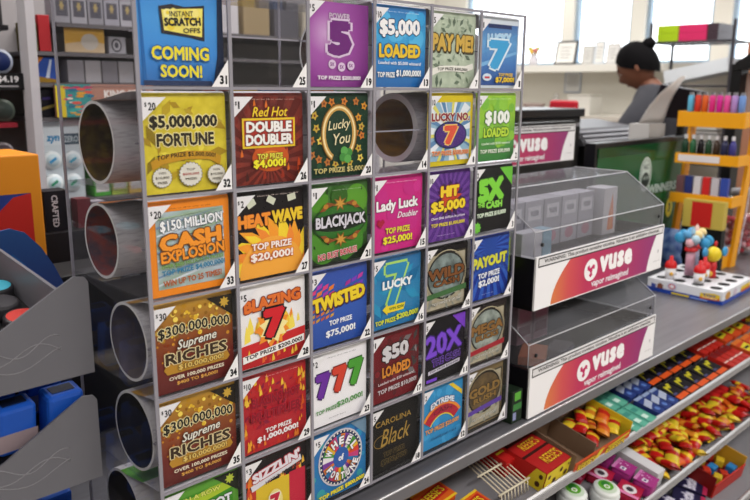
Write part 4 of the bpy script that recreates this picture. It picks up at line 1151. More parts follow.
# things on the counter behind the toy box
o = MB().box(2.12, 2.15, .205, .34, 1.05, 1.142, mat('#b9a24a', .5)).box(2.12, 2.1505, .205, .34, CT + .0005, 1.0498, BLACK).build('snack_box', None, loc=(2.135, .27, CT)); tag(o, 'yellow and red snack box under the yellow rack', 'box')
F = Face((2.1198, .34, 1.05), (0, -1, 0), (0, 0, 1), .135, .09, lift=.0005); F.rect(22, 4, 72, 96, '#b8201c'); F.done(o)
rn = random.Random(4)
bg_ = []
for j in range(9):
    v = j / 8; wd = .048 - .01 * sin(v * PI); dp = .020 * sin(PI * min(1, max(.0, v))) ** .6 + .002
    bg_.append([(2.06 + dp * cos(a) + .004 * sin(a * 5 + j), .345 + wd * sin(a) + .003 * cos(j * 2.1), CT + .001 + .135 * v) for a in [2 * PI * i / 16 for i in range(17)]])
o = MB().sheet(bg_, noise_mat(['#101a44', '#1f3a78', '#6a80a8', '#0c1230'], 40, .3)).build('snack_bag', None, loc=(2.06, .34, CT)); tag(o, 'crinkled blue bag behind the toy topped candy', 'bag')
for k in range(4):
    o = MB().box(2.03, 2.045, .395 + .012 * k, .405 + .012 * k, CT + .0005, 1.03, mat(['#23305c', '#3a5a9c', '#1c2448', '#4a6aa8'][k], .4)).build('blister_pack', None, loc=(2.04, .4 + .012 * k, CT)); tag(o, 'upright blue pack beside the monitor foot, %s from the toys' % ['first', 'second', 'third', 'fourth'][k], 'pack', 'blue packs behind the toy box')
# round jar of sweets
jr = thing('sweet_jar', 'round clear jar of red sweets at the right edge of the picture', 'jar', (2.50, .275, CT))
part(MB().lathe((2.50, .275, CT + .0005), [(.0001, 0), (.055, 0), (.085, .04), (.098, .10), (.09, .16), (.06, .205), (.045, .215)], JARM, 30), 'glass_bowl', jr)
part(MB().lathe((2.50, .275, CT + .216), [(.0001, 0), (.052, 0), (.052, .02), (.0001, .028)], mat('#8c8a90', .3), 24), 'lid', jr)
cm = MB(); rn = random.Random(9)
for k in range(150):
    a = rn.uniform(0, 2 * PI); z = rn.uniform(.015, .13); R = (.04 + z * .35) * math.sqrt(rn.random()); R = min(R, .08)
    cm.ball((2.50 + R * cos(a), .275 + R * sin(a), CT + .0015 + z), .011, mat(rn.choice(['#b83040', '#c8606c', '#d8a0a8', '#a02030', '#c8b0b0', '#7a2030']), .35), 7)
cs = part(cm, 'sweet', jr); cs['kind'] = 'stuff'; cs['label'] = 'heap of small red and pink sweets'
# ------------------------------------------------------------------ candy rack under the counter edge
SL = .21; AN = math.atan(SL)
TIER = [(-.050, .774), (-.095, .638), (-.150, .490)]
def zt_(i, y): return TIER[i][1] + SL * (y - TIER[i][0])
cr = thing('candy_rack', 'three tier sloping candy rack with pale metal front rails below the counter edge', 'candy rack', (1.1, .05, 0))
SHM = mat('#77757a', .5)
for i, (y, z) in enumerate(TIER):
    y1 = .275
    part(MB().prism([(y, z - .0055), (y1, zt_(i, y1) - .0055), (y1, zt_(i, y1) - .0005), (y, z - .0005)], .20, 2.35, SHM, 'YZ'), 'shelf', cr)
    b = MB().prism([(y - .0095, z - .008), (y - .001, z - .010), (y - .001, z + .010), (y - .006, z + .013), (y - .0095, z + .010)], .20, 2.35, mat('#b9b7b9', .3, .3), 'YZ')
    b.box(.20, 2.35, y - .0105, y - .0096, z - .006, z + .006, mat('#8f8c90', .25))
    part(b, 'front_rail', cr)
part(MB().box(.20, 2.35, .276, .282, .40, .86, mat('#4c494c', .6)), 'back_panel', cr)
for x in (.19, 2.351): part(MB().prism([(-.16, .0), (.28, .0), (.28, .87), (.0, .87), (-.05, .80)], x, x + .008, mat('#5c595c', .5), 'YZ'), 'side_panel', cr)
part(MB().box(.20, 2.35, .1, .27, 0, .39, mat('#2c2a2c', .6)), 'plinth', cr)

def lay(name, label, cat, i, x, y, sx, sy, sz, c, rz=0.0, group=None, draw=None, lift=.0002, bevel=.002, top=None):
    """a flat pack lying on sloped tier i, its own axes on the shelf"""
    o = MB().box(-sx / 2, sx / 2, -sy / 2, sy / 2, 0, sz, mat(c, .35)).build(name, None, local=True, bevel=bevel)
    o.location = (x, y, zt_(i, y) + lift); o.rotation_euler = (AN, 0, rz)
    o.rotation_euler = (Matrix.Rotation(AN, 3, 'X') @ Matrix.Rotation(rz, 3, 'Z')).to_euler()
    tag(o, label, cat, group)
    if draw:
        F = Face((-sx / 2, -sy / 2, sz), (1, 0, 0), (0, 1, 0), sx, sy, step=.00015, lift=.0002); draw(F)
        for mb, n in ((F.art, 'printed_artwork'), (F.txt, 'lettering')):
            if mb.f: mb.build(n, o, local=True)
    return o
ORD = ['first', 'second', 'third', 'fourth', 'fifth', 'sixth', 'seventh', 'eighth', 'ninth', 'tenth']
# peanut cup packs at the very front left
def dree(F):
    F.rect(0, 0, 100, 100, '#cf5a1c'); F.poly([(6, 20), (94, 34), (94, 84), (6, 70)], '#b8201c'); F.T("REESE'S", 50, 54, 76, 34, '#e8c22c', '#4a1c10', .035, bold=.03, rot=.07); F.rect(0, 0, 100, 10, '#e0b82a'); F.rect(0, 90, 100, 100, '#e0b82a')
for k, (x, y) in enumerate(((.445, .03), (.525, .045), (.475, -.025), (.565, -.012))):
    lay('candy_pack', 'orange peanut cup pack under the counter edge left of the wire basket, %s' % ['back left', 'back right', 'front left', 'front right'][k], 'candy', 0, x, y, .078, .048, .016, '#c8501c', .08, 'peanut cup packs at the front left', dree, bevel=.005)
# wire basket
wb = thing('wire_basket', 'cream wire grid basket on the top candy shelf', 'wire basket', (.67, .015, zt_(0, .015)))
WR = mat('#d5cbb4', .4)
for k in range(9):
    x = .632 + k * .0098
    b = MB().tube([(x - .012, -.036, zt_(0, -.036) + .006), (x - .012, -.034, zt_(0, -.034) + .026), (x + .004, .075, zt_(0, .075) + .028)], .0013, WR, 6); part(b, 'wire', wb)
for y in (-.034, .02, .075): part(MB().tube([(.612 + (y + .034) * .15, y, zt_(0, y) + .0285), (.704 + (y + .034) * .15, y, zt_(0, y) + .0285)], .002, WR, 6), 'cross_wire', wb)
# closed carton with lettering and a yellow spotted front
def dbox(F):
    F.rect(0, 0, 100, 100, '#a81c1c'); F.rect(0, 47, 100, 53, '#3a1410'); F.rect(0, 84, 100, 92, '#3a1410')
    F.T("REESE'S", 58, 70, 62, 19, '#e0a82a', '#3a1410', .03, bold=.02); F.T("REESE'S", 64, 25, 62, 22, '#e0a82a', '#3a1410', .03, bold=.02)
o = lay('candy_carton', 'red candy carton with orange lettering and a yellow brown-spotted front end', 'candy carton', 0, .765, .004, .088, .105, .042, '#a81c1c', .05, None, dbox)
F = Face((-.044, -.0525, 0), (1, 0, 0), (0, 0, 1), .088, .042, lift=.0012, step=.0003); F.rect(0, 0, 100, 100, '#d8c02a')
for u, v, r in ((14, 70, 9), (38, 34, 12), (62, 72, 10), (84, 40, 11), (20, 22, 7), (60, 16, 6), (88, 82, 6)): F.oval(u, v, r * .6, r * 1.25, '#4a2c14')
F.art.build('front_print', o, local=True)['label'] = 'yellow spotted front'
F = Face((-.044, .0525, 0), (0, -1, 0), (0, 0, 1), .105, .042, lift=.0012, step=.0003); F.rect(0, 0, 100, 100, '#b8201c'); F.poly([(60, 0), (100, 0), (100, 100), (80, 100)], '#d8c02a'); F.oval(88, 30, 5, 14, '#4a2c14'); F.oval(92, 72, 4, 12, '#4a2c14'); F.art.build('side_print', o, local=True)
def dred(F): F.rect(0, 0, 100, 100, '#b01c1a'); F.rect(10, 42, 90, 50, '#d8c02a'); F.rect(10, 62, 90, 66, '#3a1410')
lay('candy_carton', 'red flat carton leaning between the wire basket and the lettered carton', 'candy carton', 0, .705, .045, .03, .06, .036, '#b01c1a', .05, None, dred)
# open carton
oc = thing('open_candy_carton', 'open brown lined candy carton with a yellow and orange lip', 'candy carton', (.925, .0, zt_(0, 0)))
oc.rotation_euler = (AN, 0, 0)
BR = mat('#7d6450', .7); ORG = mat('#c84c1c', .4)
part(MB().box(-.108, .108, -.056, .052, .0004, .002, BR), 'bottom', oc, local=True)
part(MB().box(-.108, .108, .052, .054, .0004, .050, BR), 'back_wall', oc, local=True)
for x in (-.11, .108): part(MB().box(x, x + .002, -.056, .054, .0004, .048, BR if x < 0 else mat('#d8c02a', .4)), 'side_wall', oc, local=True)
fw_ = part(MB().box(-.108, .108, -.058, -.056, .0004, .030, ORG), 'front_wall', oc, local=True, label='orange and yellow printed lip')
F = Face((-.108, -.058, .0004), (1, 0, 0), (0, 0, 1), .216, .030, lift=.0003)
F.poly([(30, 5), (42, 95), (50, 95), (38, 5)], '#e0c82a'); F.poly([(58, 60), (96, 80), (96, 95), (58, 78)], '#e0c82a'); F.T("REESE'S", 20, 50, 30, 56, '#e8c42c', '#4a1c10', .06, bold=.05); F.T("REESE'S", 72, 40, 36, 56, '#e8c42c', '#4a1c10', .06, bold=.05)
for mb, n in ((F.art, 'printed_artwork'), (F.txt, 'lettering')): mb.build(n, fw_, local=True)
part(MB().box(-.035, -.033, -.054, .051, .003, .046, BR), 'divider', oc, local=True)

# small wrapped bars: one of each kind, then copies
def bar(colr, marks, L=.05, W=.025, H=.012, crimp='#d8b428'):
    nu, nv = 14, 6
    gr = []
    for j in range(2 * nv + 1):
        row = []
        for i in range(nu + 1):
            u = i / nu * 2 - 1; a = PI * 2 * j / (2 * nv)
            pin = 1 - max(0, (abs(u) - .72) / .28) ** 1.2 * .86
            fl = 1 + max(0, (abs(u) - .72) / .28) ** 1.5 * .15
            row.append((u * L / 2, W / 2 * cos(a) * fl * (.85 + .15 * abs(cos(a))), H / 2 + H / 2 * sin(a) * pin + (.0006 * sin(u * 60) if abs(u) > .7 else 0)))
        gr.append(row)
    b = MB(); vs = [p for r in gr for p in r]; w = nu + 1
    for j in range(2 * nv):
        for i in range(nu):
            u = (i + .5) / nu * 2 - 1
            m = mat(crimp, .3) if abs(u) > .72 else (mat(marks, .3) if (.05 < u < .42 and True) else mat(colr, .3))
            k = len(b.v)
            b.add([vs[j * w + i], vs[j * w + i + 1], vs[(j + 1) * w + i + 1], vs[(j + 1) * w + i]], [(0, 1, 2, 3)], m, True)
    # weld the grid
    return b
def bar_mesh(*a):
    b = bar(*a); me = bpy.data.meshes.new('candy_bar')
    idx = {}; vv = []; fs = []
    for f in b.f:
        g = []
        for k in f:
            key = tuple(round(c, 6) for c in b.v[k])
            if key not in idx: idx[key] = len(vv); vv.append(key)
            g.append(idx[key])
        fs.append(g)
    keep = [(f, m) for f, m in zip(fs, b.m) if len(set(f)) == len(f)]
    me.from_pydata(vv, [], [f for f, m in keep])
    for m in b.mats: me.materials.append(m)
    me.polygons.foreach_set('material_index', [m for f, m in keep]); me.polygons.foreach_set('use_smooth', [True] * len(keep)); me.update()
    return me
BARS = [bar_mesh('#b81c1a', '#e0b82a', .05, .025, .012, '#a01614'), bar_mesh('#c8581c', '#b01a18', .05, .025, .012, '#c87a1c'), bar_mesh('#c9b02a', '#a81c18'), bar_mesh('#a81818', '#d8882a', .05, .021, .011, '#b8701c'), bar_mesh('#c87a24', '#d8c838')]
BN = ['red wrapped', 'orange wrapped', 'yellow wrapped', 'dark red wrapped', 'amber wrapped']
rn = random.Random(21)
def put_bar(k, loc, rot, label, group, sc=1.0, name='candy_bar'):
    o = bpy.data.objects.new(name, BARS[k]); COL.objects.link(o); o.location = loc; o.rotation_euler = rot; o.scale = (sc, sc, sc)
    return tag(o, label, 'candy', group)
# bars in the open carton
for k in range(9):
    x = .930 + (k % 3) * .042 + rn.uniform(-.004, .004); y = -.030 + (k // 3) * .027
    put_bar([0, 1, 2, 0, 3, 1, 2, 0, 4][k], (x, y, zt_(0, y) + .022 + .006 * (k % 2)), (AN + rn.uniform(-.2, .3), rn.uniform(-.15, .15), rn.uniform(.2, .7)), 'small wrapped candy heaped in the open brown carton', 'small candies in the open carton', 1.15)
# gum and candy packs along the top shelf
def dteal(F): F.rect(0, 0, 100, 100, '#5fae98'); F.rect(8, 20, 60, 40, '#c8e4da'); F.rect(8, 60, 70, 80, '#3f8c80'); F.rect(80, 0, 100, 100, '#4a9a88')
for k in range(6):
    lay('gum_pack', 'teal gum pack on the top shelf, %s row, %s from the open carton' % (['front', 'back'][k // 3], ORD[k % 3]), 'gum', 0, 1.078 + (k % 3) * .034, [-.024, .046][k // 3], .031, .066, .014, '#57a692', .05, 'teal gum packs', dteal)
def dblu(F): F.rect(0, 0, 100, 100, '#2a3c7c'); F.poly([(0, 30), (100, 50), (100, 80), (0, 60)], '#aab4cc'); F.rect(0, 86, 100, 100, '#8fa0c4'); F.oval(50, 20, 20, 10, '#5a7ac0')
for k in range(6):
    lay('gum_pack', 'blue and silver gum pack on the top shelf, %s row, %s from the teal packs' % (['front', 'back'][k // 3], ORD[k % 3]), 'gum', 0, 1.196 + (k % 3) * .036, [-.020, .050][k // 3], .033, .064, .016, '#2a3c7c', .05, 'blue and silver gum packs', dblu, bevel=.004)
def dblk(F): F.rect(0, 0, 100, 100, '#1a161c'); F.rect(0, 0, 100, 22, '#d8541c'); F.poly([(16, 34), (40, 66), (36, 72), (62, 60), (90, 84), (66, 88), (60, 76), (30, 84)], '#c9c02a'); F.rect(10, 26, 44, 36, '#4a4a78')
for k in range(10):
    lay('gum_pack', 'black and orange gum pack with yellow scrawl, %s row, %s along from the blue packs' % (['front', 'back'][k // 5], ORD[k % 5]), 'gum', 0, 1.322 + (k % 5) * .058, [-.018, .052][k // 5], .052, .064, .013, '#1a161c', .04, 'black and orange gum packs', dblk)
def drl(F): F.rect(0, 0, 100, 100, '#b8261c'); F.rect(0, 30, 100, 36, '#e8d0c8'); F.rect(0, 70, 100, 100, '#7a1414')
for k in range(8):
    lay('gum_pack', 'slim red gum pack on the top shelf, %s row, %s along' % (['front', 'back'][k // 4], ORD[k % 4]), 'gum', 0, 1.618 + (k % 4) * .032, [-.018, .056][k // 4], .028, .068, .014, '#b8261c', .04, 'slim red gum packs', drl)
def dyo(F): F.rect(0, 0, 100, 100, '#c8481c'); F.poly([(10, 20), (90, 30), (90, 70), (10, 60)], '#d8c82a'); F.rect(0, 80, 100, 100, '#d8702a'); F.rect(20, 38, 70, 50, '#3a2410')
for k in range(6):
    lay('candy_pack', 'orange and yellow candy pack toward the far end, %s row, %s along' % (['front', 'back'][k // 3], ORD[k % 3]), 'candy', 0, 1.775 + (k % 3) * .066, [-.02, .056][k // 3], .060, .066, .016, '#c8481c', .04, 'orange and yellow packs at the far end', dyo, bevel=.005)
for k in range(6):
    put_bar([2, 4, 2, 0, 2, 4][k], (1.99 + .04 * (k % 3), -.01 + .05 * (k // 3), zt_(0, -.01 + .05 * (k // 3)) + .012), (AN, rn.uniform(-.2, .2), rn.uniform(0, 2)), 'small yellow wrapped candy at the far right end of the top shelf', 'yellow candies at the far end', 1.2)

# ---- second tier
def mint(x, y, nm):
    t = thing('mint_tub', '%s round white mint tub with a green lid label on the middle shelf' % nm, 'mint tub', (x, y, zt_(1, y) + .0004), 0, 'white mint tubs'); t.rotation_euler = (AN, 0, 0)
    part(MB().lathe((0, 0, 0), [(.0001, 0), (.027, 0), (.031, .006), (.031, .022), (.029, .026), (.0001, .026)], mat('#d3d6d6', .3), 28), 'tub', t, local=True)
    part(MB().lathe((0, 0, .0262), [(.0285, 0), (.0285, .006), (.026, .009), (.0001, .0095)], mat('#dfe2e0', .3), 28), 'lid', t, local=True)
    F = Face((-.025, -.025, .0358), (1, 0, 0), (0, 1, 0), .05, .05, lift=.0002, step=.0002)
    F.oval(50, 50, 42, 42, '#c9d8c4'); F.oval(54, 58, 34, 32, '#5aa02c'); F.oval(60, 66, 20, 16, '#2f7a2c'); F.ring(50, 50, 13, 13, 6, '#e4ece0'); F.oval(50, 50, 5, 5, '#8ab84a')
    F.art.build('lid_label', t, local=True)['label'] = 'green printed disc'
mint(.905, -.006, 'left'); mint(.978, -.040, 'right')
def dpk(F): F.rect(0, 0, 100, 100, '#9c2c7a'); F.rect(18, 36, 46, 64, '#d8d0dc'); F.rect(24, 44, 40, 56, '#4a3a6c'); F.rect(0, 84, 100, 100, '#c878b0'); F.scatter(10, (50, 10, 95, 90), (3, 7), ['#b860a0', '#d8a0c8', '#7a2060'], seed=2)
for k in range(3):
    lay('candy_bag', 'magenta candy bag standing by the white divider, %s from the front' % ORD[k], 'candy bag', 1, 1.086 - .004 * k, -.075 + .050 * k, .046, .044, .034, '#9c2c7a', .12, 'magenta bags by the white divider', dpk, bevel=.008)
def dpr(F): F.rect(0, 0, 100, 100, '#a8183c'); F.oval(50, 50, 30, 30, '#d8d0d4'); F.oval(50, 50, 16, 16, '#3a3038'); F.rect(0, 0, 20, 100, '#d87aa8')
for k in range(5):
    lay('candy_bag', 'crimson and pink candy bag on the middle shelf, %s behind the mint tubs' % ORD[k], 'candy bag', 1, [1.035, 1.03, .985, .94, 1.038][k], [-.066, .0, .040, .060, .055][k], .05, .05, .022, '#a8183c', .2, 'crimson bags behind the mint tubs', dpr, bevel=.007)
o = MB().box(-.0165, .0165, -.085, .075, 0, .040, mat('#cfcdd2', .5)).build('shelf_divider', None, local=True); o.location = (1.133, -.003, zt_(1, -.003) + .0005); o.rotation_euler = (AN, 0, 0); tag(o, 'broad white divider between magenta bags and the heap of small candies', 'divider')
cnt = 0
for lev in range(2):
    for i in range(17):
        for j in range(4):
            x = 1.182 + i * .036 + rn.uniform(-.009, .009) + (.015 if lev else 0); y = -.072 + j * .040 + rn.uniform(-.009, .009)
            if x > 1.585 and y > -.012: continue
            if lev and rn.random() < .35: continue
            k = rn.choice([0, 0, 1, 2, 2, 3, 4, 0])
            put_bar(k, (x, y, zt_(1, y) + .006 + .0125 * lev + rn.uniform(0, .003)), (AN + rn.uniform(-.25, .25), rn.uniform(-.22, .22), .85 + rn.uniform(-1.1, .9)), 'small wrapped candy in the big heap on the middle shelf', 'small candies heaped on the middle shelf', rn.uniform(1.15, 1.4)); cnt += 1
def drb(F): F.rect(0, 0, 100, 100, '#c01c1c'); F.rect(0, 44, 100, 50, '#e08a80'); F.rect(0, 0, 100, 8, '#7a1010')
for k in range(4):
    lay('candy_bar_pack', 'long plain red pack at the back of the candy heap, %s along' % ORD[k], 'candy', 1, 1.612 + k * .032, .022, .028, .074, .024, '#c01c1c', .05, 'long plain red packs', drb, bevel=.004)
for k in range(4):
    o = MB().lathe((0, 0, 0), [(.0001, 0), (.017, 0), (.017, .05), (.008, .062), (.008, .072), (.0001, .073)], mat(['#2a1418', '#8c1c2c', '#c8b8b8', '#1c1a24'][k], .3), 16).build('drink_bottle', None, local=True); o.location = (1.765 + k * .038, .05, zt_(1, .05 + .017) + .0008)
    tag(o, '%s small bottle beyond the red packs on the middle shelf' % ['brown', 'dark red', 'whitish', 'black'][k], 'bottle', 'small bottles on the middle shelf')

# ---- third tier
tb3 = thing('candy_carton', 'open dark red carton of yellow and blue sweets on the lowest visible shelf', 'candy carton', (1.51, -.055, zt_(2, -.055))); tb3.rotation_euler = (AN, 0, -.05)
DR = mat('#7a1410', .5)
part(MB().box(-.085, .085, -.05, .06, .0006, .003, DR), 'bottom', tb3, local=True)
part(MB().box(-.085, .085, .06, .063, .0006, .075, mat('#4a0c10', .5)), 'back_wall', tb3, local=True)
for x in (-.088, .085): part(MB().box(x, x + .003, -.05, .063, .0006, .06, mat('#c8962a', .4) if x > 0 else DR), 'side_wall', tb3, local=True)
part(MB().box(-.085, .085, -.053, -.05, .0006, .04, mat('#b8281c', .4)), 'front_wall', tb3, local=True)
for k in range(12):
    i, j = k % 4, k // 4
    o = MB().box(-.014, .014, -.011, .011, 0, .020, mat(['#2a78b4', '#c8a82a', '#b8301c'][(i + j) % 3], .35)).build('taffy_piece', None, local=True, bevel=.003)
    lx, ly = -.06 + i * .04, -.030 + j * .032
    p = tb3.location + (Matrix.Rotation(-.05, 3, 'Z') @ Matrix.Rotation(AN, 3, 'X')) @ Vector((lx, ly, .004 + .006 * (k % 2)))
    o.location = p; o.rotation_euler = (AN, 0, .3 * (k % 3)); tag(o, '%s sweet in the dark red carton, %s row, %s across' % (['blue', 'yellow', 'red'][(i + j) % 3], ORD[j], ORD[i]), 'candy', 'sweets in the dark red carton')
def dpu(F): F.rect(0, 0, 100, 100, '#1f1a3c'); F.T('Bottle', 50, 55, 84, 40, '#cfcbd8', '#4a3c7c', .06, bold=.06); F.rect(0, 0, 100, 14, '#a8244c')
for k in range(4):
    lay('candy_bag', 'dark violet bag with white lettering on the lowest visible shelf, %s from the red carton' % ORD[3 - k], 'candy bag', 2, 1.215 + .062 * k, -.075 + .02 * (k % 2), .056, .075, .02, '#1f1a3c', .35, 'dark violet bags on the lowest shelf', dpu, bevel=.006)
cl = thing('clear_tub', 'clear tub of violet and orange sweets at the far right below the rails', 'tub', (1.68, .03, zt_(2, .03))); cl.rotation_euler = (AN, 0, 0)
part(MB().box(-.055, .055, -.05, -.048, .0008, .06, JARM).box(-.055, .055, .05, .052, .0008, .06, JARM).box(-.057, -.055, -.05, .052, .0008, .06, JARM).box(.055, .057, -.05, .052, .0008, .06, JARM).box(-.055, .055, -.048, .05, .0008, .0028, JARM), 'tub_wall', cl, local=True)
cm = MB()
for k in range(60): cm.ball((rn.uniform(-.042, .042), rn.uniform(-.036, .038), .014 + rn.uniform(0, .028)), .0105, mat(rn.choice(['#4a3c8c', '#8c4a6c', '#c8702c', '#3a4a8c', '#b8a0b8']), .35), 7)
cs = part(cm, 'sweet', cl, local=True); cs['kind'] = 'stuff'
# ------------------------------------------------------------------ tin display at the left
GP = noise_mat(['#626168', '#6b6a71'], 5, .45, 2, spec=.3)
dr = thing('tin_display', 'grey stepped display rack of tins and lighters at the left edge of the picture', 'display rack', (-.25, .2, CT))
def fpanel(zb, zt):
    h = zt - zb
    return [(-.034, zb), (-.034, zt - .012), (-.038, zt - .006), (-.050, zt - .004), (-.072, zt - .016), (-.098, zt - .031), (-.140, zt - .055), (-.2, zt - .078), (-.3, zt - .092), (-.52, zt - .1), (-.52, zb)]
for k, (zb, zt) in enumerate(((1.178, 1.298), (1.046, 1.156), (.914, 1.022))):
    p = MB().prism(fpanel(zb, zt), .080, .084, GP, 'XZ'); p = part(p, 'front_panel', dr, bevel=.001)
    sw = MB()
    for s_, (u, v) in enumerate(((-.12, .30), (-.10, .36), (-.15, .24))):
        sw.tube([(-.07 + u * .9 * q + .0, .0797, zb + (zt - zb) * (v + .10 * sin(q * 7 + s_) * (1 - q * .4) + .05 * q)) for q in [i / 16 for i in range(17)]], .0006, mat('#8a888e', .4), 4)
    part(sw, 'embossed_line', p)
    tr = MB()
    zb2 = zb + (.046 if k < 2 else .012)
    tr.prism([(.0845, zb2), (.40, zb2 + .05), (.40, zb2 + .055), (.0845, zb2 + .005)], -.52, -.070 if k == 0 else -.037, BLACK, 'YZ')
    part(tr, 'tray', dr)
    if k == 0: part(MB().prism([(.0845, zb + .01), (.40, zb + .06), (.40, zt + .012), (.0845, zt - .016)], -.0695, -.0655, mat('#6c6a72', .4), 'YZ'), 'side_wall', dr)
part(MB().box(-.52, -.037, .4005, .41, CT + .0005, 1.34, mat('#2a292d', .5)), 'back_wall', dr)
part(MB().box(-.515, -.075, .09, .398, CT + .0005, .920, BLACK), 'base', dr)
# tins on the top tray
slope1 = .05 / .3155
def tz(zb, y): return zb + (.0512 if zb > 1.0 else .0172) + (y - .0845) * slope1
rn = random.Random(5)
pos = []
cols = [('#b8322c', 'red'), ('#d8d6da', 'white'), ('#3a9cb4', 'turquoise'), ('#c8c4c8', 'silver'), ('#2c2a30', 'black'), ('#b8322c', 'red')]
i = 0
for r_, y in enumerate((.118, .166, .214, .262, .310, .358)):
    for q in range(4):
        x = -.094 - q * .048 - (.01 if r_ % 2 else 0)
        c, nm = cols[(i * 5 + r_ * 2 + q) % 6]; i += 1
        t = MB().lathe((0, 0, 0), [(.0001, 0), (.021, 0), (.022, .003), (.022, .0135), (.0205, .016), (.0001, .0162)], mat('#2c2a2e', .35), 24).build('snuff_tin', None, local=True)
        t.location = (x, y, tz(1.178, y) + .0004); t.rotation_euler = (math.atan(slope1), 0, 0)
        tag(t, '%s round tin on the top grey tray, %s row back, %s from the side wall' % (nm, ORD[r_], ORD[q]), 'tin', 'round tins on the top tray')
        part(MB().lathe((0, 0, .0163), [(.0185, 0), (.0001, .0006)], mat(c, .35), 24), 'lid_label', t, local=True)
# blue lighters on the lower trays
for lv, zb in enumerate((1.046, .914)):
    for r_ in range(4):
        for q in range(4):
            x = -.066 - q * .054; y = .112 + r_ * .064
            o = MB().box(-.021, .021, -.016, .016, 0, .058, mat('#1d4fae', .3)).build('blue_case', None, local=True, bevel=.005)
            o.location = (x, y, tz(zb, y) + .0004); o.rotation_euler = (math.atan(slope1), 0, rn.uniform(-.1, .1))
            tag(o, 'bright blue case on the %s grey tray, %s row back, %s from the side wall' % (['middle', 'bottom'][lv], ORD[r_], ORD[q]), 'lighter case', 'blue cases in the grey display')
            part(MB().box(-.013, .013, -.0075, .0075, .0582, .0588, mat('#0a1430', .5)), 'top_slot', o, local=True)
            part(MB().box(-.021, .021, -.0163, -.0161, .006, .028, mat('#8a7a80', .4)), 'front_label', o, local=True)
# dark blue header card
o = MB().prism([(-.06, CT + .001), (.07, CT + .001), (.074, 1.19), (.060, 1.225), (.042, 1.258), (.02, 1.284), (.0, 1.292), (-.02, 1.29), (-.05, 1.27), (-.06, 1.24)], .43, .434, grad_mat(['#101c4a', '#1c3a7c', '#24508c'], 'Z', 1.1, 1.3), 'XZ').build('header_card'); tag(o, 'dark blue rounded cardboard header behind the tins', 'card')
F = Face((-.06, .4299, 1.15), (1, 0, 0), (0, 0, 1), .13, .14)
for k in range(5): F.poly([(40 + 8 * k, 70 - 12 * k), (46 + 8 * k, 74 - 12 * k), (60 + 6 * k, 60 - 12 * k), (54 + 6 * k, 58 - 12 * k)], ['#2f5f9c', '#a88a3c', '#3a6aa8', '#24406c', '#4a78b0'][k])
F.done(o)
o = MB().box(-.05, .66, .455, .56, CT + .0005, 1.20, mat('#0d0c10', .6)).build('added_shade_box', None, loc=(.3, .5, CT), bevel=.004); tag(o, 'long black box added behind the lower dispenser rows to shade them', 'shade box')  # added to block back light from the lower rolls and darken the gap
# orange box behind
o = MB().box(-.16, .112, .60, .74, CT + .0005, 1.385, mat('#d8861c', .45)).build('cigar_box', None, loc=(-.02, .67, CT), bevel=.003); tag(o, 'tall orange box with a blue and red panel behind the grey display', 'box')
F = Face((-.16, .60, 1.10), (1, 0, 0), (0, 0, 1), .272, .285, step=.0002)
F.rect(3, 2, 93, 77, '#24357c'); F.poly([(93, 77), (82, 75), (74, 68), (68, 58), (66, 40), (66, 2), (93, 2)], '#b8241c'); F.poly([(84, 34), (90, 40), (88, 30)], '#d8a82c'); F.poly([(70, 6), (82, 30), (86, 28), (76, 4)], '#d89a2c')
F.done(o)
# black cigarillo box
o = MB().box(.150, .196, .70, .745, 1.228, 1.305, mat('#15131a', .4)).build('cigarillo_box', None, loc=(.173, .72, 1.228)); tag(o, 'small black box with white upright lettering behind the blue header card', 'box')
F = Face((.150, .70, 1.228), (0, 0, -1), (1, 0, 0), .077, .046, lift=.0004); F.o = Vector((.150, .70, 1.305)); F.T('CRAFTED', 50, 42, 80, 26, '#b8b6be', bold=.04); F.done(o)
o = MB().box(.114, .32, .68, .80, CT + .0005, 1.2275, mat('#1c1a1e', .5)).build('display_riser'); tag(o, 'black riser under the small black lettered box', 'stand')
for k in range(3):
    o = MB().box(.212 + .03 * k, .238 + .03 * k, .70, .73, 1.228, 1.285 - .008 * k, mat(['#6a2c34', '#8c8690', '#3a4a8a'][k], .4)).build('cigarillo_box', None, loc=(.225 + .03 * k, .715, 1.228)); tag(o, '%s narrow box right of the small black lettered box' % ['maroon', 'grey', 'blue'][k], 'box')

# ------------------------------------------------------------------ back bar shelves
bb = thing('back_bar', 'tall store shelving behind the counter seen past the dispenser on the left', 'shelving', (.5, 1.5, 0))
BBY = 1.62
BW = mat('#b2aeb4', .6); DK = mat('#151318', .5)
part(MB().box(-.9, .344, BBY, BBY + .02, 0, 2.2, DK), 'back_panel', bb, label='black left bay')
part(MB().box(.344, 1.6, BBY, BBY + .02, 0, 2.2, mat('#8f8a8c', .6)), 'back_panel', bb, label='pale right bay')
part(MB().prism([(.322, 0), (.340, 0), (.362, 1.66), (.362, 2.2), (.342, 2.2), (.340, 1.66)], 1.24, 1.297, BW, 'XZ'), 'upright', bb, label='pale grey upright')
part(MB().box(1.58, 1.6, 1.28, BBY - .001, 0, 2.2, BW), 'upright', bb)
for z in (1.645, 1.525, 1.405, 1.30, 1.1): part(MB().box(-.9, .318, 1.30, BBY - .001, z - .012, z, DK if z > 1.42 else mat('#8c1c2c', .5)), 'shelf', bb)
for z in (1.66, 1.585, 1.505, 1.415, 1.19, 1.0): part(MB().box(.3645 if z < 1.65 else .442, 1.578, 1.31, BBY - .001, z - .010, z, mat('#5c585c', .5)), 'shelf', bb)
p = part(MB().box(-.9, .338, 1.285, 1.2985, 1.487, 1.528, mat('#0d0c10', .4)), 'price_rail', bb, label='black price rail')
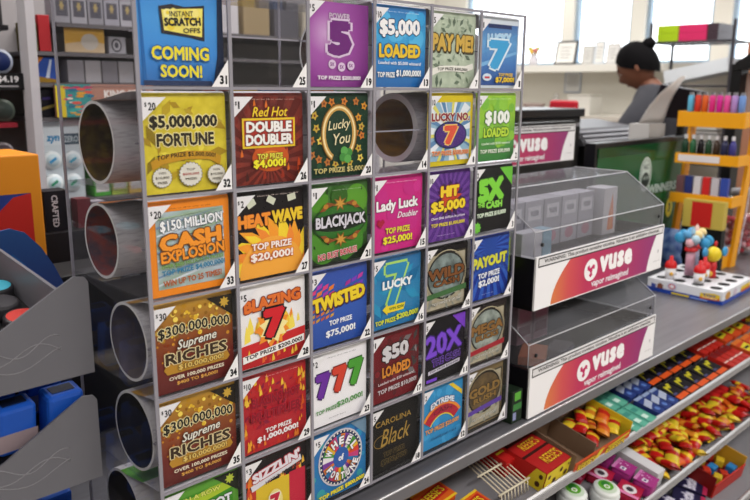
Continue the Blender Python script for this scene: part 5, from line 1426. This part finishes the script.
F = Face((.10, 1.285, 1.487), (1, 0, 0), (0, 0, 1), .238, .041, lift=.0004); F.T('$4.19', 84, 62, 22, 44, '#d8d6da', bold=.05); F.rect(74, 18, 94, 26, '#a8a6ac'); F.rect(46, 58, 62, 76, '#55535a'); F.rect(44, 20, 64, 30, '#6c6a72'); F.done(p)
# tins and cans in the black bay
def lid_can(x, z, r, c, label, c2='#b9b7be', h=.1):
    o = MB().lathe((0, 0, 0), [(.0001, 0), (r, 0), (r * 1.02, .006), (r, .012), (r, h), (.0001, h)], mat(c2, .35), 22, 'Y').build('snuff_can', None, local=True); o.location = (x, 1.325, z + r * 1.02 + .0006); tag(o, label, 'can', 'cans lying in the black bay')
    part(MB().lathe((0, 0, 0), [(.0001, -.001), (r * .78, -.001), (r * .8, -.0002)], mat(c, .35), 22, 'Y'), 'lid_label', o, local=True)
lid_can(.300, 1.526, .030, '#1c2a5c', 'navy lidded can above the black price rail, beside the pale upright', '#aeb4c4')
lid_can(.230, 1.526, .030, '#26345c', 'navy lidded can above the black price rail, farther left', '#8c92a8')
lid_can(.296, 1.406, .028, '#3a4440', 'dark can below the black price rail, beside the pale upright', '#5c665c')
lid_can(.232, 1.406, .028, '#2c3a3a', 'dark can below the black price rail, farther left', '#4c564c')
lid_can(.287, 1.301, .026, '#4a3c44', 'brown lidded can above the orange box, right one', '#9c949c')
lid_can(.230, 1.301, .026, '#54444c', 'brown lidded can above the orange box, left one', '#9c949c')
o = MB().box(.16, .312, 1.32, 1.34, 1.646, 1.74, mat('#2c2a2e', .4)).build('tobacco_pack', None, loc=(.24, 1.33, 1.646)); tag(o, 'black pack with a rounded silver label at the top left corner', 'pack')
F = Face((.16, 1.32, 1.646), (1, 0, 0), (0, 0, 1), .152, .094); F.rect(8, 22, 88, 96, '#a8a6ac'); F.rect(12, 28, 84, 96, '#5a5458'); F.rect(20, 44, 76, 80, '#3c7a74'); F.rect(30, 56, 66, 70, '#8c3c34'); F.done(o)
# goods in the pale bay, left of the dispenser
def good(x0, x1, z0, h, c, label, name='snack_pack', cat='pack', draw=None, d=.06, y=1.33):
    return carton(x0, x1, y, y + d, z0 + .0004, z0 + h, c, label, draw, name, cat)
good(.366, .398, 1.586, .072, '#4a421c', 'yellow and black pack on a back shelf beside the red box', draw=lambda F: F.scatter(16, (5, 5, 95, 95), (6, 14), ['#8c7a2c', '#1a1614', '#2c2a2c'], 'bill', 3))
good(.402, .432, 1.586, .092, '#9c1c24', 'plain red box on a back shelf just left of the dispenser', 'red_box', 'box')
good(.388, .440, 1.506, .066, '#24489c', 'shiny blue and orange bag on a back shelf below the red box', 'snack_bag', 'bag', lambda F: (F.poly([(0, 60), (40, 100), (0, 100)], '#c87a2c'), F.poly([(40, 10), (60, 10), (80, 90), (70, 90)], '#b8c4d8'), F.poly([(0, 0), (100, 0), (100, 12), (0, 24)], '#8c6a1c')))
good(.385, .440, 1.416, .075, '#15121c', 'black and violet bag on a back shelf below the blue bag', 'snack_bag', 'bag', lambda F: (F.poly([(0, 20), (100, 40), (100, 50), (0, 30)], '#8c7a3c'), F.poly([(20, 60), (60, 60), (60, 70), (20, 68)], '#3a2c6c')))
# white round tin dispenser
zd = thing('pouch_display', 'white pouch tin display with blue lettering on the shelf left of the dispenser', 'display', (.44, 1.34, 1.19))
part(MB().box(.388, .500, 1.345, 1.45, 1.1905, 1.404, mat('#d9e2ea', .4, emit=0)), 'cabinet', zd)
F = Face((.388, 1.345, 1.19), (1, 0, 0), (0, 0, 1), .112, .214); F.rect(2, 70, 98, 98, '#e4ecf4'); F.rect(50, 70, 96, 84, '#4a5c6c'); F.T('zyn', 30, 77, 32, 10, '#3a8cc0', bold=.06, shear=.2); F.T('ZERO', 73, 77, 36, 8, '#c8d4dc', bold=.04); F.done(zd)
for k, (x, z, c) in enumerate(((.412, 1.300, '#3a8cc0'), (.466, 1.298, '#3a9cb8'), (.412, 1.238, '#3a8c6c'), (.464, 1.236, '#4a9c7c'))):
    o = MB().lathe((0, 0, 0), [(.0001, 0), (.024, 0), (.025, .004), (.025, .012), (.0001, .012)], mat('#dfe6ea', .3), 24, 'Y').build('pouch_tin', None, local=True); o.location = (x, 1.3325, z)
    tag(o, '%s %s white round tin on the white pouch display' % (['upper', 'lower'][k // 2], ['left', 'right'][k % 2]), 'tin', 'round tins on the white display')
    part(MB().lathe((0, 0, 0), [(.0001, -.0008), (.017, -.0008), (.0172, -.0001)], mat('#c2d4dc', .3), 20, 'Y'), 'lid', o, local=True)
    part(MB().obox((0, -.0014, 0), .022, .0006, .007, mat(c, .3), ry=-.6), 'lid_stripe', o, local=True)
# seen through the clear side of the dispenser
for k in range(7):
    good(.445 + .046 * k, .488 + .046 * k, 1.661, .085, ['#8a8890', '#96949c', '#84828a', '#908e98', '#9a98a0', '#88868e', '#94929a'][k], 'grey cigarette pack on the upper back shelf, %s from the left' % ORD[k], 'cigarette_pack', 'cigarette pack', lambda F: (F.rect(14, 20, 86, 70, '#4c4a54'), F.star(50, 52, 18, 9, 6, '#9c8a5c'), F.rect(10, 80, 90, 92, '#8c8a94')))
o = good(.468, .578, 1.586, .072, '#c0a888', 'yellow handwritten notice on the back shelf seen through the clear dispenser', 'notice', 'notice', lambda F: (F.poly([(0, 100), (0, 30), (40, 40), (60, 70), (80, 40), (100, 36), (100, 100)], '#c89a3c'), F.oval(62, 40, 22, 30, '#b8b0a8')), .004)
good(.590, .640, 1.586, .046, '#9a98a0', 'pale box with a dark round label right of the yellow notice', 'boxed_item', 'box', lambda F: (F.oval(45, 50, 30, 40, '#3c3a42'), F.oval(45, 50, 22, 30, '#b0aeb6'), F.oval(45, 50, 12, 18, '#4c4a54')))
for k in range(4): good(.47 + .048 * k, .515 + .048 * k, 1.506, .06, ['#8c8a92', '#a09ea4', '#7a7880', '#96949a'][k], 'pale grey pack on the shelf below the yellow notice, %s from the left' % ORD[k])
o = MB().box(.42, .70, 1.298, 1.309, 1.416, 1.502, mat('#a87a6c', .5)).build('shelf_sign', None, loc=(.56, 1.30, 1.416)); tag(o, 'brown shelf sign with coloured dots at its left end', 'sign')
F = Face((.42, 1.298, 1.416), (1, 0, 0), (0, 0, 1), .28, .086)
F.rect(0, 0, 34, 100, '#3a8c8c'); F.rect(0, 0, 9, 96, '#d8c02a'); F.scatter(40, (9, 4, 36, 96), (2, 5), ['#c83c6c', '#d89a2c', '#3ca8a0', '#e8d8c8', '#d85a4c', '#2a6c8c'], seed=4); F.T('KING SIZE', 68, 70, 42, 26, '#e4dcd8', bold=.06); F.rect(60, 28, 88, 38, '#d8ccc6'); F.done(o)
for k, (c, nm) in enumerate((('#4c9c3c', 'green'), ('#9cb04a', 'pale green'), ('#d8b85c', 'tan'), ('#4a7ab0', 'blue'), ('#a83a44', 'red'), ('#7a98b4', 'grey blue'))):
    good(.520 + .052 * k, .568 + .052 * k, 1.30 if False else 1.1905, .12 + .05 * (k % 2), c, '%s pack on the lower back shelf behind the clear rolls' % nm, draw=lambda F: (F.rect(10, 10, 90, 40, '#c8c4c4'), F.rect(10, 70, 90, 90, '#6c6468')))
for k in range(6):
    good(.88 + .11 * k, .975 + .11 * k, 1.416, .076, ['#8c3c34', '#c8a83c', '#3a5a8c', '#8a8890', '#b8642c', '#5c8c4c'][k], 'pack on the middle back shelf behind the dispenser, %s from the shelf sign' % ORD[k])
    good(.88 + .11 * k, .975 + .11 * k, 1.1905, .18, ['#b8862c', '#8c2c2c', '#c8b88c', '#3c3a44', '#a85a2c', '#8c8a3c'][k], 'tall pack on the lower back shelf far behind the dispenser, %s along' % ORD[k])
    good(.80 + .12 * k, .90 + .12 * k, 1.661, .11, ['#6c5a3c', '#b8b4b8', '#8c7a5c', '#4a4850', '#a8a090', '#7a4a3c'][k], 'carton on the top back shelf far behind the dispenser, %s along' % ORD[k])
# ------------------------------------------------------------------ far side: sill, notices, wire rack
zs = WS + .0045
def frame(y0, y1, h, label, fc, c='#dcdad6', lean=.06, x=4.52):
    t = thing('picture_frame', label, 'picture frame', (x, (y0 + y1) / 2, zs)); t.rotation_euler = (0, lean * 2, 0)
    w = (y1 - y0) / 2
    part(MB().box(-.006, .006, -w, w, .001, h, mat(fc, .4)), 'frame', t, local=True)
    part(MB().box(-.0075, -.0062, -w + .014, w - .014, .016, h - .014, mat(c, .5)), 'sheet', t, local=True)
    F = Face((-.0077, w, 0), (0, -1, 0), (0, 0, 1), 2 * w, h, step=.0003, lift=.0003)
    for k in range(4): F.rect(24, 70 - 14 * k, 76 - 8 * (k % 2), 74 - 14 * k, '#a8a6a4')
    F.art.build('printed_lines', t, local=True)
frame(2.245, 2.42, .175, 'dark framed notice leaning on the window sill, leftmost of four', '#2c2a2c', lean=.10, x=4.50)
frame(2.115, 2.205, .135, 'pale framed paper on the sill next to the dark frame', '#b4b2b0', '#c9c7c4')
frame(2.03, 2.108, .165, 'white framed paper on the sill with a bluish top edge', '#c2c8d0')
frame(1.915, 2.015, .145, 'white framed paper on the sill nearest the clerk', '#c6c4c4', '#d4d2d0')
vs = thing('flower_vase', 'small vase of faded yellow and red flowers on the sill behind the dispenser', 'vase', (4.50, 2.60, zs))
part(MB().lathe((0, 0, 0), [(.0001, .001), (.03, .001), (.04, .04), (.022, .075), (.026, .085)], mat('#c9c5cc', .4), 18), 'vase', vs, local=True)
for k in range(6): part(MB().ball((.025 * cos(k), .03 * sin(k), .10 + .012 * (k % 3)), .018, mat(['#d8b44a', '#c87a7a', '#b8c47a'][k % 3], .6), 8), 'bloom', vs, local=True)
o = MB().box(4.590, 4.5985, 2.242, 2.376, 1.468, 1.618, mat('#c6cbd4', .6)).build('wall_notice', None, loc=(4.595, 2.31, 1.468)); tag(o, 'blue edged notice taped to the cream wall below the sill', 'notice')
F = Face((4.590, 2.376, 1.468), (0, -1, 0), (0, 0, 1), .134, .150); F.frame(0, 0, 100, 100, 5, '#8c9cb8'); F.rect(5, 5, 95, 95, '#dcdcdc'); [F.rect(14, 80 - 12 * k, 84, 84 - 12 * k, '#b4b4b8', hold=True) for k in range(5)]; F.done(o)
bc = thing('back_counter', 'cream back counter against the wall below the windows', 'counter', (4.3, 2.2, 0))
part(MB().box(4.12, 4.597, 1.5, 3.2, 1.295, 1.325, mat('#c9c4ba', .5)), 'top', bc); part(MB().box(4.16, 4.595, 1.52, 3.18, 0, 1.2948, mat('#d8d3c8', .6)), 'cabinet', bc)
o = MB().lathe((4.3, 2.44, 1.326), [(.0001, 0), (.06, 0), (.085, .065), (.08, .066), (.05, .01)], mat('#8c7a74', .5), 22).build('bowl', None, loc=(4.3, 2.44, 1.326)); tag(o, 'small brown bowl on the back counter', 'bowl')
o = MB().lathe((4.32, 2.27, 1.326), [(.0001, 0), (.035, 0), (.035, .09), (.014, .12), (.014, .14), (.0001, .14)], JARM, 18).build('glass_bottle', None, loc=(4.32, 2.27, 1.326)); tag(o, 'clear bottle beside the bowl on the back counter', 'bottle')
o = MB().box(4.2, 4.36, 1.93, 2.10, 1.3255, 1.445, mat('#d6d3cc', .6)).box(4.2, 4.36, 1.93, 2.10, 1.446, 1.462, mat('#bdb9b0', .6)).build('paper_carton', None, loc=(4.28, 2.0, 1.3255)); tag(o, 'white carton on the back counter behind the clerk', 'box')
ch = thing('red_chair', 'red chair back beside the clerk', 'chair', (3.62, 1.80, 0))
part(MB().box(3.60, 3.63, 1.665, 1.86, 1.16, 1.43, mat('#b82030', .5)), 'backrest', ch, bevel=.02)
part(MB().box(3.63, 3.95, 1.63, 1.87, .83, .88, mat('#b82030', .5)), 'seat', ch, bevel=.01)
for x, y in ((3.615, 1.68), (3.615, 1.845), (3.93, 1.65), (3.93, 1.85)): part(MB().cyl((x, y, 0.001), .014, .83 if x > 3.7 else 1.165, mat('#3a383c', .4), 10), 'leg', ch)
# wire rack with cartons
wr_ = thing('wire_rack', 'tall chrome wire rack by the windows behind the clerk', 'wire rack', (4.14, 1.2, 0))
CH = mat('#3c3a40', .35, .4)
RX0, RX1, RY0, RY1 = 4.00, 4.30, .96, 1.44
for x in (RX0, RX1):
    for y in (RY0, RY1): part(MB().cyl((x, y, .001), .0095, 1.88, CH, 10), 'post', wr_)
for z in (.35, 1.075, 1.52, 1.768):
    b = MB()
    for y in (RY0, RY1): b.tube([(RX0, y, z), (RX1, y, z)], .005, CH, 6)
    for x in (RX0, RX1): b.tube([(x, RY0, z), (x, RY1, z)], .006, CH, 6)
    for k in range(12): b.tube([(RX0, RY0 + .037 * (k + 1), z), (RX1, RY0 + .037 * (k + 1), z)], .0022, CH, 5)
    part(b, 'shelf', wr_)
for z in (1.16, 1.25, 1.34, 1.43): part(MB().tube([(RX0, RY0, z), (RX0, RY1, z)], .0035, CH, 6), 'cross_wire', wr_)
for r_ in range(2):
    for q, (y0, y1, c, nm) in enumerate(((1.29, 1.415, '#9cb81e', 'lime green'), (1.125, 1.285, '#c02a5c', 'magenta'), (1.06, 1.12, '#3a2c34', 'dark maroon'))):
        o = MB().box(4.03, 4.26, y0, y1, 1.7755 + .046 * r_, 1.8205 + .046 * r_, mat(c, .4)).build('cigarette_carton', None, loc=(4.14, (y0 + y1) / 2, 1.7755 + .046 * r_)); tag(o, '%s carton on top of the wire rack, %s of two' % (nm, ['lower', 'upper'][r_]), 'carton', 'cartons on the wire rack')
o = MB().obox((4.14, 1.17, 1.605), .22, .37, .075, mat('#ccd0d6', .5), rx=-.20).build('flat_box', None, loc=(4.14, 1.17, 1.54)); tag(o, 'tilted flat white box on the second shelf of the wire rack', 'box')
for k in range(6):
    o = MB().box(4.03, 4.26, 1.0 + .004 * k, 1.38 - .006 * k, 1.0815 + .064 * k, 1.137 + .064 * k, mat(['#b9b6b2', '#c6c3be', '#a8a5a2'][k % 3], .6)).build('paper_ream', None, loc=(4.14, 1.2, 1.0815 + .064 * k)); tag(o, 'pale paper ream on the lower shelf of the wire rack, %s from the bottom' % ORD[k], 'paper', 'paper reams on the wire rack')
o = MB().box(4.05, 4.25, .55, .90, .001, 1.755, mat('#9c6c54', .6)).build('tall_carton', None, loc=(4.15, .75, 0)); tag(o, 'tall brown cardboard carton right of the wire rack', 'box')
# dark stand at the right edge
t = thing('scanner_stand', 'black upright equipment stand with slanted head at the right edge', 'equipment stand', (2.9, .42, 0))
part(MB().box(2.86, 2.94, .475, .515, CT + .0005, 1.605, BLACK), 'post', t)
part(MB().prism([(.30, 1.74), (.50, 1.61), (.50, 1.58), (.30, 1.60)], 2.85, 2.95, BLACK, 'YZ'), 'head', t)
part(MB().box(2.92, 2.93, .30, .4745, 1.38, 1.57, mat('#b99a90', .6)), 'side_panel', t, label='pale pinkish panel')

# ------------------------------------------------------------------ the clerk
def skin_mesh(name, chains, m, parent=None, sub=2, mats=None):
    """chains: list of [(x,y,z,r), ...]; points that repeat are shared"""
    me = bpy.data.meshes.new(name); idx = {}; vs = []; rr = []; es = []; roots = []
    for ch in chains:
        prev = None
        for p in ch:
            k = tuple(round(c, 4) for c in p[:3])
            if k not in idx: idx[k] = len(vs); vs.append(p[:3]); rr.append(p[3])
            if prev is not None and prev != idx[k]: es.append((prev, idx[k]))
            prev = idx[k]
    me.from_pydata(vs, es, [])
    o = bpy.data.objects.new(name, me); COL.objects.link(o)
    sk = o.modifiers.new('skin', 'SKIN'); sk.use_smooth_shade = True
    sv = me.skin_vertices[0].data
    adj = {i: set() for i in range(len(vs))}
    for a, b in es: adj[a].add(b); adj[b].add(a)
    seen = set()
    for i in range(len(vs)):
        r = rr[i]; sv[i].radius = r if isinstance(r, tuple) else (r, r)
    for i in range(len(vs)):
        if i in seen: continue
        sv[i].use_root = True
        st = [i]
        while st:
            a = st.pop()
            if a in seen: continue
            seen.add(a); st += list(adj[a])
    o.modifiers.new('smooth', 'SUBSURF').levels = sub; o.modifiers['smooth'].render_levels = sub
    dg = bpy.context.evaluated_depsgraph_get(); dg.update()
    nm = bpy.data.meshes.new_from_object(o.evaluated_get(dg)); nm.name = name
    bpy.data.objects.remove(o); bpy.data.meshes.remove(me)
    nm.materials.clear(); nm.materials.append(m); nm.polygons.foreach_set('use_smooth', [True] * len(nm.polygons))
    o2 = bpy.data.objects.new(name, nm); COL.objects.link(o2)
    if parent: o2.parent = parent
    return o2
SKIN = mat('#6e4534', .5); SHIRT = noise_mat(['#2b2b32', '#35353d'], 30, .8); HAIR = mat('#080709', .8, spec=.08)
PX, PY = 3.50, 1.07
face_dir = Vector((-.28, .96, 0)).normalized()          # turned away to the left
pz = math.atan2(face_dir.y, face_dir.x)
clerk = thing('person', 'clerk in a dark grey short sleeved shirt with dark bun hair, head bent', 'person', (PX, PY, 0), pz); clerk.scale = (1.02, 1.02, 1.02)
# local axes: +x the way the clerk faces, +y the clerk's left
B = []
pel = (0, 0, .98, .13)
B.append([pel, (0.0, 0, 1.12, .125), (.02, 0, 1.28, .14), (.05, 0, 1.40, .09), (.085, 0, 1.475, .054), (.12, 0, 1.53, .055)])
for s in (1, -1):
    B.append([pel, (0, .09 * s, .92, .10), (.01, .095 * s, .52, .062), (-.01, .095 * s, .10, .042), (.10, .10 * s, .045, .04), (.17, .105 * s, .035, .028)])
    B.append([(.05, 0, 1.40, .09), (.04, .155 * s, 1.405, .050), (.11, .225 * s, 1.31, .050), (.20, .24 * s, 1.17, .046), (.29, .19 * s, 1.09, .036), (.34, .14 * s, 1.07, .027), (.39, .125 * s, 1.068, .03), (.43, .12 * s, 1.062, .026)])
hd = 0
for s in (1, -1):                                        # five separate fingers on each hand
    for k, (dy, L) in enumerate(((-.024, .07), (-.008, .08), (.008, .075), (.023, .06))):
        B.append([(.425, .12 * s + dy, 1.0621, .010), (.455, .12 * s + dy * 1.15, 1.063, .0092), (.455 + L * .45, .12 * s + dy * 1.2, 1.054, .0085), (.455 + L * .8, .12 * s + dy * 1.2, 1.036, .0075)])
    B.append([(.385, .125 * s - .018 * s, 1.0672, .012), (.410, .125 * s - .042 * s, 1.063, .0105), (.440, .125 * s - .055 * s, 1.055, .009)])
body = skin_mesh('body', B, SKIN, clerk)
# head: shaped sphere with brow, nose, chin, tilted down
def head_mesh():
    b = MB(); n, R = 28, 20; vs = []; fs = []
    for j in range(R + 1):
        t = PI * j / R
        for i in range(n):
            a = 2 * PI * i / n
            x = cos(a) * sin(t); y = sin(a) * sin(t); z = cos(t)
            X = x * .098; Y = y * .077; Z = z * .118
            if z < 0: Y *= 1 - .28 * (-z) ** 1.3; X *= (1 - .12 * (-z)) if x > 0 else (1 - .35 * (-z))
            fr = max(0, cos(a)) ** 6 * sin(t)
            if x > 0:
                X += .022 * max(0, cos(a)) ** 30 * math.exp(-((z + .22) / .16) ** 2)        # nose
                X += .006 * fr * math.exp(-((z - .18) / .10) ** 2)                           # brow
                X -= .007 * math.exp(-((abs(y) - .36) / .16) ** 2) * math.exp(-((z - .02) / .12) ** 2)   # eye sockets
                X += .007 * max(0, cos(a)) ** 8 * math.exp(-((z + .56) / .08) ** 2)          # lips
                X += .012 * max(0, cos(a)) ** 6 * math.exp(-((z + .88) / .14) ** 2)          # chin
            vs.append((X, Y, Z))
    for j in range(R):
        for i in range(n): fs.append((j * n + i, (j + 1) * n + i, (j + 1) * n + (i + 1) % n, j * n + (i + 1) % n))
    return b.add(vs, fs, SKIN, True)
HM = Matrix.Translation((.165, 0, 1.585)) @ Matrix.Rotation(.55, 4, 'Y')
def hbuild(mb, name, par):
    o = mb.build(name, par, local=True); o.matrix_parent_inverse = Matrix.Identity(4); o.matrix_local = HM if par is clerk else Matrix.Identity(4); return o
hd = hbuild(head_mesh(), 'head', clerk)
for s in (1, -1):
    hbuild(MB().ball((-.008, .078 * s, -.012), .028, SKIN, 12, (.55, .35, 1)), 'ear', hd)
    hbuild(MB().ball((.075, .030 * s, .004), .0115, mat('#d8d2cc', .3), 10).ball((.0845, .030 * s, .002), .0042, mat('#1a1210', .2), 8), 'eye', hd)
    hbuild(MB().tube([(.080, .046 * s, .022), (.090, .030 * s, .028), (.093, .014 * s, .024)], .003, HAIR, 6), 'eyebrow', hd)
hbuild(MB().tube([(.078, -.022, -.066), (.0845, 0, -.066), (.078, .022, -.066)], .004, mat('#6a3430', .5), 6), 'mouth', hd)
hr = MB(); n, R = 28, 16; vs = []; fs = []
for j in range(R + 1):
    t = PI * .98 * j / R
    for i in range(n):
        a = 2 * PI * i / n
        lim = .40 + .62 * (.5 - .5 * cos(a)) ** .7
        tt = min(t, PI * lim * .72)
        x = cos(a) * sin(tt); y = sin(a) * sin(tt); z = cos(tt)
        vs.append((x * .108 - .006, y * .087, z * .129 + .003))
for j in range(R):
    for i in range(n): fs.append((j * n + i, (j + 1) * n + i, (j + 1) * n + (i + 1) % n, j * n + (i + 1) % n))
hr.add(vs, fs, HAIR, True).ball((-.100, 0, .070), .036, HAIR, 14, (1, 1.05, .9))
hbuild(hr, 'hair', clerk)
S = [[(0, 0, .93, .152), (0, 0, 1.10, .150), (.02, 0, 1.28, .166), (.045, 0, 1.405, .150), (.07, 0, 1.475, .088)]]
for s in (1, -1): S.append([(.045, 0, 1.405, .150), (.035, .160 * s, 1.425, .090), (.11, .228 * s, 1.305, .080), (.185, .242 * s, 1.19, .068)])
skin_mesh('shirt', S, SHIRT, clerk)['label'] = 'dark grey short sleeved shirt'
TR = [[(0, 0, .97, .145), (0, .09, .90, .112), (.01, .095, .52, .078), (-.01, .095, .11, .06)], [(0, 0, .97, .145), (0, -.09, .90, .112), (.01, -.095, .52, .078), (-.01, -.095, .11, .06)]]
skin_mesh('trousers', TR, mat('#15141a', .8), clerk)
for s in (1, -1): part(MB().ball((.075, .10 * s, .038), .06, mat('#1a181c', .5), 14, (2.1, .85, .62)), 'shoe', clerk, local=True)
# ------------------------------------------------------------------ light
def area(loc, rot, sx, sy, power, col=(1, .97, .93)):
    l = bpy.data.lights.new('ceiling_panel', 'AREA'); l.shape = 'RECTANGLE'; l.size = sx; l.size_y = sy; l.energy = power; l.color = col
    o = bpy.data.objects.new('ceiling_panel', l); COL.objects.link(o); o.location = loc; o.rotation_euler = rot
    return o
for x, y, p in ((-.9, -1.5, 42), (.9, -1.7, 56), (2.6, -1.5, 40), (-.6, .9, 30), (1.0, 1.0, 46), (3.0, .9, 46), (3.6, 2.6, 36)):
    area((x, y, 2.76), (0, 0, 0), 1.2, .6, p)
w = bpy.data.worlds.new('daylight'); SC.world = w; w.use_nodes = True
bg = w.node_tree.nodes['Background']; bg.inputs[0].default_value = (.93, .96, 1, 1); bg.inputs[1].default_value = 5.0
SC.view_settings.view_transform = 'Standard'; SC.view_settings.look = 'None'; SC.view_settings.gamma = 1; SC.view_settings.exposure = -0.5
SC.view_settings.use_curve_mapping = False
SC.cycles.transparent_max_bounces = 48
SC.cycles.max_bounces = 10
